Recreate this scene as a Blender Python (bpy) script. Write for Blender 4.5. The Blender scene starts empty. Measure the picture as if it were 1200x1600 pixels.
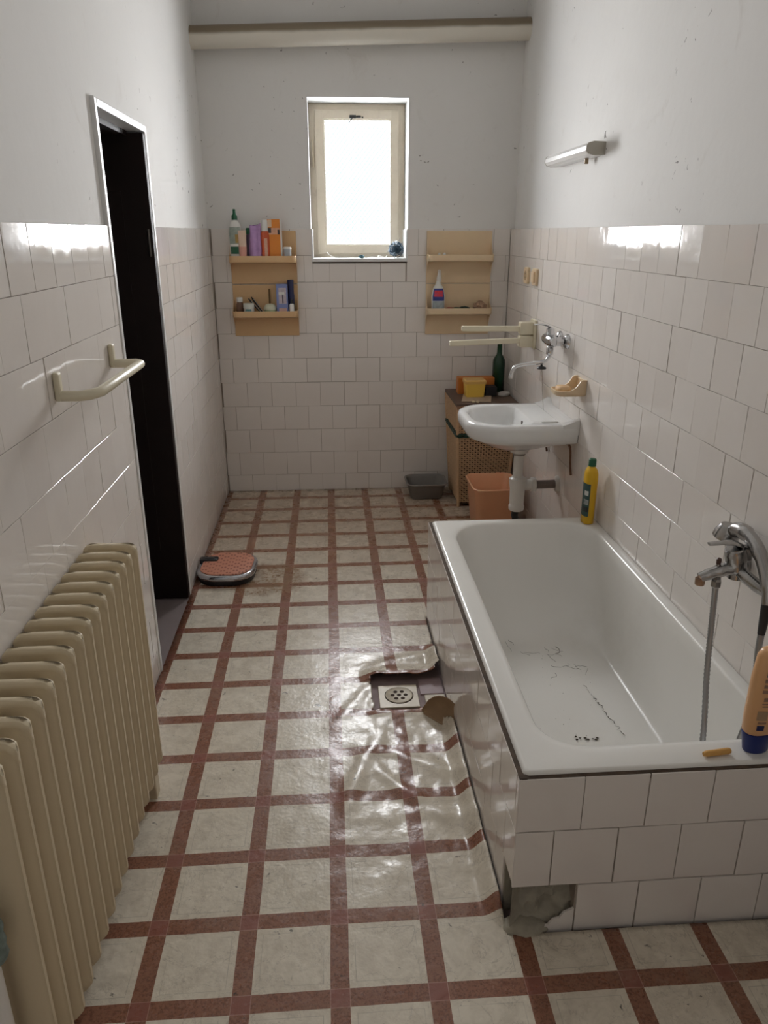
import bpy, bmesh, math, random
from mathutils import Vector, Matrix
random.seed(7)
sc = bpy.context.scene
C = sc.collection
PI = math.pi

# ---------------------------------------------------------------- camera, world, exposure
cam_d = bpy.data.cameras.new('camera')
cam_d.sensor_fit = 'HORIZONTAL'; cam_d.sensor_width = 36.0
cam_d.lens = 36.0 * 1179.1 / 1200.0
cam_d.clip_start = 0.02
cam = bpy.data.objects.new('camera', cam_d); C.objects.link(cam)
cam.location = (0, 0, 1.5888)
cam.rotation_euler = (PI / 2 - 0.3549, 0, -0.0713)
sc.camera = cam
w = bpy.data.worlds.new('sky'); sc.world = w; w.use_nodes = True
w.node_tree.nodes['Background'].inputs[0].default_value = (0.80, 0.90, 1.0, 1)
w.node_tree.nodes['Background'].inputs[1].default_value = 1.0
sc.view_settings.view_transform = 'Standard'; sc.view_settings.look = 'None'
sc.view_settings.gamma = 1.0; sc.view_settings.use_curve_mapping = False
sc.view_settings.exposure = 0.12
# overcast daylight arriving at the window, straight behind the patterned pane
sky_l = bpy.data.lights.new('window_daylight', 'AREA'); sky_l.shape = 'RECTANGLE'; sky_l.size = 0.40; sky_l.size_y = 0.70
sky_l.energy = 110.0; sky_l.color = (0.975, 0.985, 1.0); sky_l.spread = math.radians(145)
sky_o = bpy.data.objects.new('window_daylight', sky_l); C.objects.link(sky_o)
sky_o.location = (0.197, 4.733 + 0.21 + 0.034, 1.863); sky_o.rotation_euler = (-PI / 2, 0, 0)
try:
    sc.cycles.adaptive_threshold = 0.03; sc.cycles.max_bounces = 7; sc.cycles.diffuse_bounces = 6; sc.cycles.glossy_bounces = 2; sc.cycles.transmission_bounces = 4
    sc.cycles.sample_clamp_indirect = 6.0
except Exception:
    pass

WL, WR, YB, H, ZR = -0.678, 1.097, 4.733, 1.6094, 0.456
YF, ZC = -0.45, 2.95
T = 0.15

# ---------------------------------------------------------------- materials
def nt(name):
    m = bpy.data.materials.new(name); m.use_nodes = True
    t = m.node_tree
    return m, t, t.nodes['Principled BSDF']
def N(t, kind, **kw):
    n = t.nodes.new(kind)
    for k, v in kw.items(): setattr(n, k, v)
    return n
def L(t, a, b): t.links.new(a, b)
def math_(t, op, a, b=None, c=None, clamp=False):
    n = N(t, 'ShaderNodeMath', operation=op); n.use_clamp = clamp
    for i, v in enumerate((a, b, c)):
        if v is None: continue
        if isinstance(v, (int, float)): n.inputs[i].default_value = v
        else: L(t, v, n.inputs[i])
    return n.outputs[0]
def mixc(t, fac, a, b, mode='MIX'):
    n = N(t, 'ShaderNodeMix', data_type='RGBA', blend_type=mode)
    if isinstance(fac, (int, float)): n.inputs[0].default_value = fac
    else: L(t, fac, n.inputs[0])
    for i, v in ((6, a), (7, b)):
        if isinstance(v, tuple): n.inputs[i].default_value = (v[0], v[1], v[2], 1)
        else: L(t, v, n.inputs[i])
    return n.outputs[2]
def noise(t, scale, detail=3, vec=None, rough=0.55, dist=0.0):
    n = N(t, 'ShaderNodeTexNoise'); n.inputs['Scale'].default_value = scale
    n.inputs['Detail'].default_value = detail; n.inputs['Roughness'].default_value = rough
    n.inputs['Distortion'].default_value = dist
    if vec is not None: L(t, vec, n.inputs['Vector'])
    return n.outputs[0]
def ramp(t, v, lo, hi):
    n = N(t, 'ShaderNodeMapRange'); n.interpolation_type = 'SMOOTHSTEP'
    L(t, v, n.inputs[0]); n.inputs[1].default_value = lo; n.inputs[2].default_value = hi
    return n.outputs[0]
def objco(t): return N(t, 'ShaderNodeTexCoord').outputs['Object']
def geopos(t): return N(t, 'ShaderNodeNewGeometry').outputs['Position']

MATS = {}
def M(name, col, rough=0.45, metal=0.0, var=0.08, scale=14, bump=0.0, bscale=60, dirt=0.0, dirtcol=(0.2, 0.14, 0.09), alpha=None, sss=0.0, trans=0.0):
    if name in MATS: return MATS[name]
    m, t, p = nt(name)
    co = geopos(t)
    f = noise(t, scale, 4, co)
    a = tuple(c * (1 - var) for c in col); b = tuple(min(1, c * (1 + var)) for c in col)
    c = mixc(t, f, a, b)
    if dirt > 0:
        d = math_(t, 'MULTIPLY', ramp(t, noise(t, scale * 0.7, 6, co, 0.7), 0.5, 0.8), dirt)
        c = mixc(t, d, c, dirtcol)
    L(t, c, p.inputs['Base Color'])
    p.inputs['Roughness'].default_value = rough; p.inputs['Metallic'].default_value = metal
    if sss: p.inputs['Subsurface Weight'].default_value = sss; p.inputs['Subsurface Scale'].default_value = 0.01
    if trans: p.inputs['Transmission Weight'].default_value = trans
    if bump:
        bn = N(t, 'ShaderNodeBump'); bn.inputs['Strength'].default_value = bump; bn.inputs['Distance'].default_value = 0.002
        L(t, noise(t, bscale, 3, co), bn.inputs['Height']); L(t, bn.outputs[0], p.inputs['Normal'])
    MATS[name] = m
    return m

def make_tile_mat():
    m, t, p = nt('glazed_white_tile')
    pos = geopos(t)
    rnd = N(t, 'ShaderNodeObjectInfo').outputs['Random']
    a = mixc(t, rnd, (0.79, 0.74, 0.695), (0.82, 0.775, 0.732))
    sm = ramp(t, noise(t, 3.5, 5, pos, 0.65), 0.45, 0.8)
    c = mixc(t, math_(t, 'MULTIPLY', sm, 0.10), a, (0.48, 0.40, 0.34))
    L(t, c, p.inputs['Base Color'])
    r = math_(t, 'MULTIPLY_ADD', noise(t, 9, 4, pos), 0.14, 0.0)
    L(t, r, p.inputs['Roughness'])
    bn = N(t, 'ShaderNodeBump'); bn.inputs['Strength'].default_value = 0.06; bn.inputs['Distance'].default_value = 0.01
    L(t, noise(t, 15, 2, pos), bn.inputs['Height']); L(t, bn.outputs[0], p.inputs['Normal'])
    return m
def make_plaster(name='whitewashed_plaster', base=(0.80, 0.785, 0.76), specks=True):
    m, t, p = nt(name)
    pos = geopos(t)
    f = noise(t, 1.6, 6, pos, 0.6)
    c = mixc(t, f, tuple(x * 0.93 for x in base), base)
    if specks:
        sp = math_(t, 'MULTIPLY', ramp(t, noise(t, 30, 2, pos, 0.5, 0.8), 0.71, 0.75), ramp(t, noise(t, 2.6, 2, pos), 0.50, 0.58))
        c = mixc(t, math_(t, 'MULTIPLY', sp, 0.8), c, (0.10, 0.085, 0.07))
        st = math_(t, 'MULTIPLY', ramp(t, noise(t, 5, 8, pos, 0.7, 1.2), 0.58, 0.75), 0.22)
        c = mixc(t, st, c, (0.48, 0.43, 0.37))
    L(t, c, p.inputs['Base Color']); p.inputs['Roughness'].default_value = 0.85
    bn = N(t, 'ShaderNodeBump'); bn.inputs['Strength'].default_value = 0.25; bn.inputs['Distance'].default_value = 0.004
    L(t, noise(t, 18, 5, pos), bn.inputs['Height']); L(t, bn.outputs[0], p.inputs['Normal'])
    return m
def make_lino():
    m, t, p = nt('printed_linoleum')
    pos = objco(t)
    wob = N(t, 'ShaderNodeVectorMath', operation='SCALE'); 
    nz = N(t, 'ShaderNodeTexNoise'); nz.inputs['Scale'].default_value = 3.0; L(t, pos, nz.inputs['Vector'])
    sub = N(t, 'ShaderNodeVectorMath', operation='SUBTRACT'); L(t, nz.outputs['Color'], sub.inputs[0]); sub.inputs[1].default_value = (0.5, 0.5, 0.5)
    L(t, sub.outputs[0], wob.inputs[0]); wob.inputs[3].default_value = 0.006
    ad = N(t, 'ShaderNodeVectorMath', operation='ADD'); L(t, pos, ad.inputs[0]); L(t, wob.outputs[0], ad.inputs[1])
    s = N(t, 'ShaderNodeSeparateXYZ'); L(t, ad.outputs[0], s.inputs[0])
    X, Y = s.outputs[0], s.outputs[1]
    P_, Q_, SW = 0.2189, 0.2111, 0.043
    # distance to stripe centre in each axis
    def dist(c, o, per):
        f = math_(t, 'FRACT', math_(t, 'ADD', math_(t, 'DIVIDE', math_(t, 'SUBTRACT', c, o), per), 50.5))
        return math_(t, 'MULTIPLY', math_(t, 'ABSOLUTE', math_(t, 'SUBTRACT', f, 0.5)), per)
    dx, dy = dist(X, -0.0111, P_), dist(Y, 2.2491, Q_)
    mx, my = math_(t, 'LESS_THAN', dx, SW / 2), math_(t, 'LESS_THAN', dy, SW / 2)
    stripe = math_(t, 'MAXIMUM', mx, my); cross = math_(t, 'MULTIPLY', mx, my)
    # cream marble
    v1 = noise(t, 14, 8, pos, 0.7, 1.5)
    cream = mixc(t, ramp(t, v1, 0.35, 0.7), (0.74, 0.675, 0.56), (0.61, 0.545, 0.445))
    vein = math_(t, 'LESS_THAN', math_(t, 'ABSOLUTE', math_(t, 'SUBTRACT', noise(t, 7, 6, pos, 0.65, 1.0), 0.5)), 0.006)
    cream = mixc(t, math_(t, 'MULTIPLY', vein, 0.35), cream, (0.30, 0.26, 0.21))
    # faint printed frame inside every square
    def band(dd, c0):
        return math_(t, 'LESS_THAN', math_(t, 'ABSOLUTE', math_(t, 'SUBTRACT', dd, c0)), 0.0009)
    inx = math_(t, 'GREATER_THAN', dx, 0.036); iny = math_(t, 'GREATER_THAN', dy, 0.036)
    fr = math_(t, 'MAXIMUM', math_(t, 'MULTIPLY', band(dx, 0.037), iny), math_(t, 'MULTIPLY', band(dy, 0.037), inx))
    cream = mixc(t, math_(t, 'MULTIPLY', fr, math_(t, 'MULTIPLY', ramp(t, noise(t, 6, 3, pos), 0.35, 0.6), 0.45)), cream, (0.28, 0.25, 0.2))
    # terracotta stripes with speckle
    spk = ramp(t, noise(t, 170, 3, pos, 0.7), 0.45, 0.65)
    red = mixc(t, spk, (0.285, 0.13, 0.08), (0.17, 0.07, 0.043))
    red = mixc(t, cross, red, (0.265, 0.10, 0.072))
    edge = math_(t, 'MULTIPLY', math_(t, 'MAXIMUM', math_(t, 'MULTIPLY', band(dx, SW / 2), my), math_(t, 'MULTIPLY', band(dy, SW / 2), mx)), 0.6)
    red = mixc(t, edge, red, (0.55, 0.33, 0.28))
    c = mixc(t, stripe, cream, red)
    # ingrained dirt and specks
    dk = ramp(t, noise(t, 34, 3, pos, 0.6, 0.5), 0.675, 0.74)
    c = mixc(t, math_(t, 'MULTIPLY', dk, 0.8), c, (0.05, 0.04, 0.03))
    gr = math_(t, 'MULTIPLY', ramp(t, noise(t, 4, 7, pos, 0.7), 0.5, 0.75), 0.30)
    c = mixc(t, gr, c, (0.33, 0.26, 0.19))
    # browner tone towards the window end
    far = math_(t, 'MULTIPLY', ramp(t, math_(t, 'ADD', Y, math_(t, 'MULTIPLY', noise(t, 3, 4, pos, 0.7), 0.6)), 3.3, 4.5), 0.8)
    c = mixc(t, far, c, mixc(t, 0.5, c, (0.36, 0.21, 0.12)))
    # worn, cracked patch beside the scale
    vd = N(t, 'ShaderNodeVectorMath', operation='DISTANCE'); L(t, pos, vd.inputs[0]); vd.inputs[1].default_value = (-0.335, 3.37, 0)
    pat = math_(t, 'SUBTRACT', 1.0, ramp(t, math_(t, 'ADD', vd.outputs['Value'], math_(t, 'MULTIPLY', noise(t, 9, 5, pos, 0.7), 0.20)), 0.25, 0.31))
    crack = ramp(t, noise(t, 20, 6, pos, 0.7, 2.0), 0.45, 0.62)
    c = mixc(t, math_(t, 'MULTIPLY', pat, math_(t, 'MULTIPLY_ADD', crack, 0.60, 0.34)), c, (0.27, 0.16, 0.085))
    L(t, c, p.inputs['Base Color'])
    L(t, math_(t, 'MULTIPLY_ADD', noise(t, 12, 4, pos, 0.7), 0.30, 0.13), p.inputs['Roughness'])
    bn = N(t, 'ShaderNodeBump'); bn.inputs['Strength'].default_value = 0.35; bn.inputs['Distance'].default_value = 0.003
    hh = math_(t, 'ADD', noise(t, 55, 4, pos, 0.6), math_(t, 'MULTIPLY', noise(t, 9, 3, pos), 2.0))
    L(t, hh, bn.inputs['Height']); L(t, bn.outputs[0], p.inputs['Normal'])
    return m
def make_pane():
    m, t, p = nt('patterned_daylit_glass')
    pos = geopos(t); s = N(t, 'ShaderNodeSeparateXYZ'); L(t, pos, s.inputs[0])
    def fam(sg):
        q = math_(t, 'MULTIPLY_ADD', s.outputs[2], 0.82 * sg, s.outputs[0])
        f = math_(t, 'FRACT', math_(t, 'MULTIPLY_ADD', q, 1 / 0.0265, 90.0))
        return math_(t, 'ABSOLUTE', math_(t, 'SUBTRACT', f, 0.5))       # 0.5 on a ridge, 0 between ridges
    ridge = math_(t, 'MAXIMUM', fam(1), fam(-1))
    lat = math_(t, 'GREATER_THAN', ridge, 0.38)     # relief ridges pass the sky, the cells between are frosted
    p.inputs['Base Color'].default_value = (0.75, 0.82, 0.88, 1); p.inputs['Roughness'].default_value = 0.25
    p.inputs['Emission Color'].default_value = (0.80, 0.89, 1.0, 1); p.inputs['Emission Strength'].default_value = 0.80
    tr_ = N(t, 'ShaderNodeBsdfTransparent'); mx = N(t, 'ShaderNodeMixShader')
    L(t, lat, mx.inputs[0]); L(t, p.outputs[0], mx.inputs[1]); L(t, tr_.outputs[0], mx.inputs[2])
    L(t, mx.outputs[0], t.nodes['Material Output'].inputs['Surface'])
    return m

TILE = make_tile_mat(); PLASTER = make_plaster(); LINO = make_lino(); PANE = make_pane()
GROUT = M('dirty_grout', (0.34, 0.29, 0.24), 0.9, var=0.4, scale=6, bump=0.3)
CONCRETE = M('crumbling_mortar', (0.36, 0.33, 0.265), 0.95, var=0.35, scale=30, bump=0.9, bscale=45)
ENAMEL = M('worn_white_enamel', (0.80, 0.785, 0.745), 0.22, var=0.03, scale=3, dirt=0.18, dirtcol=(0.48, 0.43, 0.35))
CERAMIC = M('white_ceramic', (0.80, 0.80, 0.79), 0.10, var=0.02, dirt=0.06)
CHROME = M('chrome', (0.62, 0.62, 0.63), 0.14, 1.0, var=0.05)
DULLCHROME = M('dull_chrome', (0.42, 0.41, 0.40), 0.24, 1.0, var=0.12, scale=30)
CREAMPAINT = M('aged_cream_paint', (0.62, 0.52, 0.355), 0.42, var=0.05, scale=5, dirt=0.10, bump=0.15, bscale=90)
CREAMPLASTIC = M('cream_plastic', (0.75, 0.58, 0.375), 0.38, var=0.04, sss=0.05)
AMBERPLASTIC = M('amber_plastic', (0.68, 0.45, 0.235), 0.38, var=0.05, sss=0.05)
IVORY = M('ivory_plastic', (0.72, 0.66, 0.50), 0.35, var=0.04)
WHITEPL = M('white_plastic', (0.78, 0.76, 0.72), 0.3, var=0.04)
FRAMEPAINT = M('yellowed_window_paint', (0.56, 0.49, 0.385), 0.45, var=0.08, scale=12, dirt=0.25)
WHITEPAINT = M('white_gloss_paint', (0.80, 0.80, 0.79), 0.35, var=0.04, dirt=0.1)
DARKWOOD = M('dark_brown_door', (0.012, 0.006, 0.005), 0.6, var=0.3)
DARKWOOD.node_tree.nodes['Principled BSDF'].inputs['Specular IOR Level'].default_value = 0.2
BLACK = M('black_plastic', (0.015, 0.015, 0.017), 0.4, var=0.2)
BROWNBACK = M('linoleum_felt_back', (0.33, 0.22, 0.13), 0.9, var=0.25, scale=25)
RUST = M('rusty_iron', (0.16, 0.075, 0.04), 0.8, var=0.4, scale=60)
PIPEPAINT = M('painted_pipe', (0.70, 0.665, 0.58), 0.4, var=0.06, scale=4, dirt=0.15)
RATTAN = M('rattan', (0.62, 0.42, 0.25), 0.55, var=0.2, scale=40)
DARKHOLE = M('dark_inside', (0.05, 0.03, 0.02), 0.9)
GREENPL = M('green_plastic', (0.01, 0.10, 0.045), 0.35)

# ---------------------------------------------------------------- mesh helpers
ORG = {}
def obj(name, bm, mat, parent=None, smooth=False, angle=None):
    org = ORG[parent.name] if parent is not None else Vector((0, 0, 0))
    bmesh.ops.recalc_face_normals(bm, faces=bm.faces)
    if org.length: bmesh.ops.translate(bm, verts=bm.verts, vec=-org)
    me = bpy.data.meshes.new(name); 
    if smooth:
        for f in bm.faces: f.smooth = True
        for e in bm.edges:
            if len(e.link_faces) == 2 and e.calc_face_angle(0) > (angle or 0.7): e.smooth = False
    bm.to_mesh(me); bm.free()
    me.materials.append(mat)
    o = bpy.data.objects.new(name, me); C.objects.link(o)
    if parent is not None: o.parent = parent
    ORG[o.name] = org
    return o
def tag(o, label=None, cat=None, group=None, kind=None):
    if label: o['label'] = label
    if cat: o['category'] = cat
    if group: o['group'] = group
    if kind: o['kind'] = kind
    return o
def thing(name, label, cat, loc, group=None, kind=None):
    o = bpy.data.objects.new(name, None); C.objects.link(o)
    o.location = loc; o.empty_display_size = 0.05
    ORG[o.name] = Vector(loc)
    return tag(o, label, cat, group, kind)
def one(name, bm, mat, base, label, cat, group=None, smooth=False, kind=None):
    """a thing that is one mesh, origin at its base"""
    bmesh.ops.translate(bm, verts=bm.verts, vec=-Vector(base))
    o = obj(name, bm, mat, None, smooth); o.location = base; ORG[o.name] = Vector(base)
    return tag(o, label, cat, group, kind)
def B(): return bmesh.new()
def box(bm, x0, x1, y0, y1, z0, z1, bev=0.0, seg=2):
    vs = [bm.verts.new((x, y, z)) for x in (x0, x1) for y in (y0, y1) for z in (z0, z1)]
    fs = [bm.faces.new([vs[i] for i in f]) for f in ((0, 1, 3, 2), (4, 6, 7, 5), (0, 4, 5, 1), (2, 3, 7, 6), (0, 2, 6, 4), (1, 5, 7, 3))]
    if bev > 0:
        es = list({e for f in fs for e in f.edges})
        bmesh.ops.bevel(bm, geom=es, offset=bev, segments=seg, affect='EDGES', profile=0.5)
    return bm
def bx(*a, **k): return box(B(), *a, **k)
def ring_loft(bm, rings, cap0=True, cap1=True, close=True):
    R = [[bm.verts.new(p) for p in r] for r in rings]
    n = len(R[0])
    for a, b in zip(R, R[1:]):
        for i in range(n if close else n - 1):
            j = (i + 1) % n
            try: bm.faces.new((a[i], a[j], b[j], b[i]))
            except ValueError: pass
    if cap0: bm.faces.new(list(reversed(R[0])))
    if cap1: bm.faces.new(R[-1])
    return bm
def rrect(x0, x1, y0, y1, r, z, n=6):
    rs = r if isinstance(r, (tuple, list)) else (r,) * 4   # (x1y1, x0y1, x0y0, x1y0)
    out = []
    for (cx, cy, a0, rr) in ((x1, y1, 0, rs[0]), (x0, y1, 90, rs[1]), (x0, y0, 180, rs[2]), (x1, y0, 270, rs[3])):
        ox = cx - rr if cx == x1 else cx + rr
        oy = cy - rr if cy == y1 else cy + rr
        for i in range(n + 1):
            a = math.radians(a0 + 90 * i / n)
            out.append((ox + rr * math.cos(a), oy + rr * math.sin(a), z))
    return out
def ell(cx, cy, z, rx, ry=None, n=20, e=2.0, rot=0.0):
    ry = rx if ry is None else ry
    o = []
    for i in range(n):
        a = 2 * PI * i / n
        c, s = math.cos(a), math.sin(a)
        x = rx * math.copysign(abs(c) ** (2 / e), c); y = ry * math.copysign(abs(s) ** (2 / e), s)
        o.append((cx + x * math.cos(rot) - y * math.sin(rot), cy + x * math.sin(rot) + y * math.cos(rot), z))
    return o
def lathe(cx, cy, prof, n=20, e=2.0, rot=0.0, bm=None):
    """prof: (z, rx) or (z, rx, ry)"""
    bm = bm or B()
    return ring_loft(bm, [ell(cx, cy, p[0], p[1], p[2] if len(p) > 2 else p[1], n, e, rot) for p in prof])
def frames(pts):
    pts = [Vector(p) for p in pts]
    tang = []
    for i in range(len(pts)):
        a = pts[max(0, i - 1)]; b = pts[min(len(pts) - 1, i + 1)]
        tang.append((b - a).normalized())
    up = Vector((0, 0, 1)) if abs(tang[0].z) < 0.9 else Vector((0, 1, 0))
    nrm = (up - tang[0] * up.dot(tang[0])).normalized()
    out = []
    for p, t_ in zip(pts, tang):
        nrm = (nrm - t_ * nrm.dot(t_)).normalized()
        out.append((p, nrm.copy(), t_.cross(nrm)))
    return out
def tube(bm, pts, r, n=10, flat=1.0):
    fr = frames(pts)
    rs = r if isinstance(r, (list, tuple)) else [r] * len(fr)
    rings = [[tuple(p + (a * math.cos(2 * PI * i / n) * flat + b * math.sin(2 * PI * i / n)) * rr) for i in range(n)] for (p, a, b), rr in zip(fr, rs)]
    return ring_loft(bm, rings)
def smoothp(pts, k=6):
    pts = [Vector(p) for p in pts]; out = []
    for i in range(len(pts) - 1):
        p0 = pts[max(0, i - 1)]; p1 = pts[i]; p2 = pts[i + 1]; p3 = pts[min(len(pts) - 1, i + 2)]
        for j in range(k):
            t_ = j / k
            out.append(0.5 * ((2 * p1) + (p2 - p0) * t_ + (2 * p0 - 5 * p1 + 4 * p2 - p3) * t_ ** 2 + (3 * p1 - p0 - 3 * p2 + p3) * t_ ** 3))
    out.append(pts[-1])
    return out
def prism(bm, poly, axis, a0, a1):
    """extrude a 2-D polygon along an axis; poly coords are the other two axes in x,y,z order"""
    def P(u, v, a):
        return {'x': (a, u, v), 'y': (u, a, v), 'z': (u, v, a)}[axis]
    return ring_loft(bm, [[P(u, v, a0) for u, v in poly], [P(u, v, a1) for u, v in poly]])
def blob(bm, c, r, sx=1, sy=1, sz=1, jit=0.0, sub=2, rng=random):
    res = bmesh.ops.create_icosphere(bm, subdivisions=sub, radius=r)
    for v in res['verts']:
        k = 1 + rng.uniform(-jit, jit)
        v.co = Vector((c[0] + v.co.x * sx * k, c[1] + v.co.y * sy * k, c[2] + v.co.z * sz * k))
    return bm
def patch(prof, cx, cy, z0, z1, a0, a1, e=2.0, rot=0.0, off=0.0008, nz=6, na=10):
    """a label lying on a lathe body"""
    bm = B()
    def at(z):
        for p, q in zip(prof, prof[1:]):
            if p[0] <= z <= q[0]:
                f = (z - p[0]) / max(1e-9, q[0] - p[0])
                rx = p[1] + (q[1] - p[1]) * f
                py = p[2] if len(p) > 2 else p[1]; qy = q[2] if len(q) > 2 else q[1]
                return rx + off, py + (qy - py) * f + off
        return prof[-1][1] + off, (prof[-1][2] if len(prof[-1]) > 2 else prof[-1][1]) + off
    g = []
    for i in range(nz + 1):
        z = z0 + (z1 - z0) * i / nz; rx, ry = at(z); row = []
        for j in range(na + 1):
            a = math.radians(a0 + (a1 - a0) * j / na); c, s = math.cos(a), math.sin(a)
            x = rx * math.copysign(abs(c) ** (2 / e), c); y = ry * math.copysign(abs(s) ** (2 / e), s)
            row.append(bm.verts.new((cx + x * math.cos(rot) - y * math.sin(rot), cy + x * math.sin(rot) + y * math.cos(rot), z)))
        g.append(row)
    for i in range(nz):
        for j in range(na):
            bm.faces.new((g[i][j], g[i][j + 1], g[i + 1][j + 1], g[i + 1][j]))
    return bm

# ---------------------------------------------------------------- tiles
_tm = {}
def tile_mesh(w_, h_):
    k = (round(w_, 3), round(h_, 3))
    if k in _tm: return _tm[k]
    bm = B(); d, c = 0.006, 0.0004
    a, b = w_ / 2, h_ / 2
    rings = [[(-a, d, -b), (a, d, -b), (a, d, b), (-a, d, b)],
             [(-a, c, -b), (a, c, -b), (a, c, b), (-a, c, b)],
             [(-a + c, 0, -b + c), (a - c, 0, -b + c), (a - c, 0, b - c), (-a + c, 0, b - c)]]
    ring_loft(bm, rings)
    bmesh.ops.recalc_face_normals(bm, faces=bm.faces)
    me = bpy.data.meshes.new('tile'); bm.to_mesh(me); bm.free(); me.materials.append(TILE)
    _tm[k] = me
    return me
def add_tile(parent, facing, plane, a0, a1, z0, z1, gap=0.0019, joined=None):
    if a1 - a0 < 0.012 or z1 - z0 < 0.012: return
    g = gap * random.uniform(0.6, 1.3)
    me = tile_mesh(a1 - a0 - g, z1 - z0 - g)
    ca, cz = (a0 + a1) / 2 + random.uniform(-.0005, .0005), (z0 + z1) / 2 + random.uniform(-.0005, .0005)
    off = random.uniform(-0.0006, 0.0008)
    rot = {'-y': 0, '+x': PI / 2, '-x': -PI / 2, '+y': PI}[facing]
    loc = {'-y': (ca, plane - off, cz), '+y': (ca, plane + off, cz), '+x': (plane + off, ca, cz), '-x': (plane - off, ca, cz)}[facing]
    eul = (random.gauss(0, .0035), random.gauss(0, .0025), rot + random.gauss(0, .0045))
    if joined is not None:
        mat = Matrix.Translation(loc) @ __import__('mathutils').Euler(eul).to_matrix().to_4x4()
        tmp = bmesh.new(); tmp.from_mesh(me); tmp.transform(mat)
        vm = {v: joined.verts.new(v.co) for v in tmp.verts}
        for f in tmp.faces: joined.faces.new([vm[v] for v in f.verts])
        tmp.free(); return
    o = bpy.data.objects.new('tile', me); C.objects.link(o)
    o.location = Vector(loc) - ORG[parent.name]; o.rotation_euler = eul; o.parent = parent
def tile_row(parent, facing, plane, a0, a1, z0, z1, phase, pitch=0.1515, joined=None):
    k = math.floor((a0 - phase) / pitch)
    p = phase + k * pitch
    while p < a1:
        add_tile(parent, facing, plane, max(a0, p), min(a1, p + pitch), z0, z1, joined=joined)
        p += pitch
rows = [(max(0.0, H - (k + 1) * T), H - k * T) for k in range(11)]

# ---------------------------------------------------------------- room shell
# door opening in the left wall, window opening in the back wall
DY0, DY1, DZ = 2.575, 3.235, 1.955
WX0, WX1, WZ0, WZ1 = -0.094, 0.482, 1.432, 2.296
bm = B(); xo = WL - 0.17; xi = WL - 0.010
box(bm, xo, xi, YF, DY0, 0, ZC); box(bm, xo, xi, DY1, YB + 0.3, 0, ZC); box(bm, xo, xi, DY0, DY1, DZ, ZC)
wall_left = tag(obj('wall_left', bm, PLASTER), 'left wall, white tiles below whitewashed plaster, with dark doorway', None, None, 'structure')
bm = B(); xg = WL - 0.0032
box(bm, xi - .001, xg, YF, DY0 - 0.001, -.01, H - .003); box(bm, xi - .001, xg, DY1 + 0.001, YB, -.01, H - .003)
tag(obj('grout_bed', bm, GROUT, wall_left))
lph = [1.88, 2.073, 2.007, 1.935, 1.877, 1.96, 1.89, 2.05, 1.98, 1.90, 1.95]
jl = B()
for (z0, z1), ph in zip(rows, lph):
    tile_row(wall_left, '+x', WL, ph - 5 * 0.1475, DY0 - 0.012, z0, z1, ph, 0.1475)
    tile_row(wall_left, '+x', WL, DY1 + 0.012, YB - 0.002, z0, z1, ph, 0.1475)
    tile_row(wall_left, '+x', WL, YF + .01, ph - 5 * 0.1475, z0, z1, ph, 0.1475, joined=jl)
tag(obj('tile_field', jl, TILE, wall_left), kind='stuff')

bm = bx(WR + 0.022, WR + 0.2, YF, YB + 0.3, 0, ZC)
wall_right = tag(obj('wall_right', bm, PLASTER), 'right wall, white tiles below plaster, behind sink and bathtub', None, None, 'structure')
tag(obj('grout_bed', bx(WR + 0.0032, WR + 0.023, YF, YB, -.01, H - .003), GROUT, wall_right))
rph = [1.98, 2.054, 2.105, 2.033, 2.107, 2.03, 2.078, 2.007, 2.06, 1.99, 2.05]
jr = B()
for k, ((z0, z1), ph) in enumerate(zip(rows, rph)):
    lo = ph - 7 * 0.148
    if z1 <= ZR + .05:
        tile_row(wall_right, '-x', WR, 2.93, YB - 0.002, z0, z1, ph, 0.148)
        tile_row(wall_right, '-x', WR, YF + .01, 1.33, z0, z1, ph, 0.148, joined=jr)
    else:
        tile_row(wall_right, '-x', WR, lo, YB - 0.002, z0, z1, ph, 0.148)
        tile_row(wall_right, '-x', WR, YF + .01, lo, z0, z1, ph, 0.148, joined=jr)
tag(obj('tile_field', jr, TILE, wall_right), kind='stuff')

bm = B(); yp = YB + 0.006
for a in ((WL - .3, WX0, 0, ZC), (WX1, WR + .3, 0, ZC), (WX0, WX1, 0, WZ0), (WX0, WX1, WZ1, ZC)):
    box(bm, a[0], a[1], yp, YB + 0.36, a[2], a[3])
wall_back = tag(obj('wall_back', bm, PLASTER), 'back wall with window, tiled below, plastered above', None, None, 'structure')
bm = B()
box(bm, WL, WR, YB + .0032, yp + .001, -.01, WZ0 - .004)
box(bm, WL, WX0 + 0.006, YB + .0032, yp + .001, WZ0 - .004, H - .003); box(bm, WX1 - 0.006, WR, YB + .0032, yp + .001, WZ0 - .004, H - .003)
tag(obj('grout_bed', bm, GROUT, wall_back))
bph = [0.087, 0.014, 0.087, 0.014, 0.085, 0.010, 0.088, 0.010, 0.087, 0.013, 0.087]
for k, ((z0, z1), ph) in enumerate(zip(rows, bph)):
    a, b = WL + .002, WR - .002
    if k == 0:
        tile_row(wall_back, '-y', YB, a, WX0 + .008, z0, z1, ph); tile_row(wall_back, '-y', YB, WX1 - .008, b, z0, z1, ph)
    elif k == 1:
        tile_row(wall_back, '-y', YB, a, WX0 + .008, z0, z1, ph); tile_row(wall_back, '-y', YB, WX1 - .008, b, z0, z1, ph)
        tile_row(wall_back, '-y', YB, WX0 + .008, WX1 - .008, z0, WZ0 - .008, ph)
    else:
        tile_row(wall_back, '-y', YB, a, b, z0, z1, ph)

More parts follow.
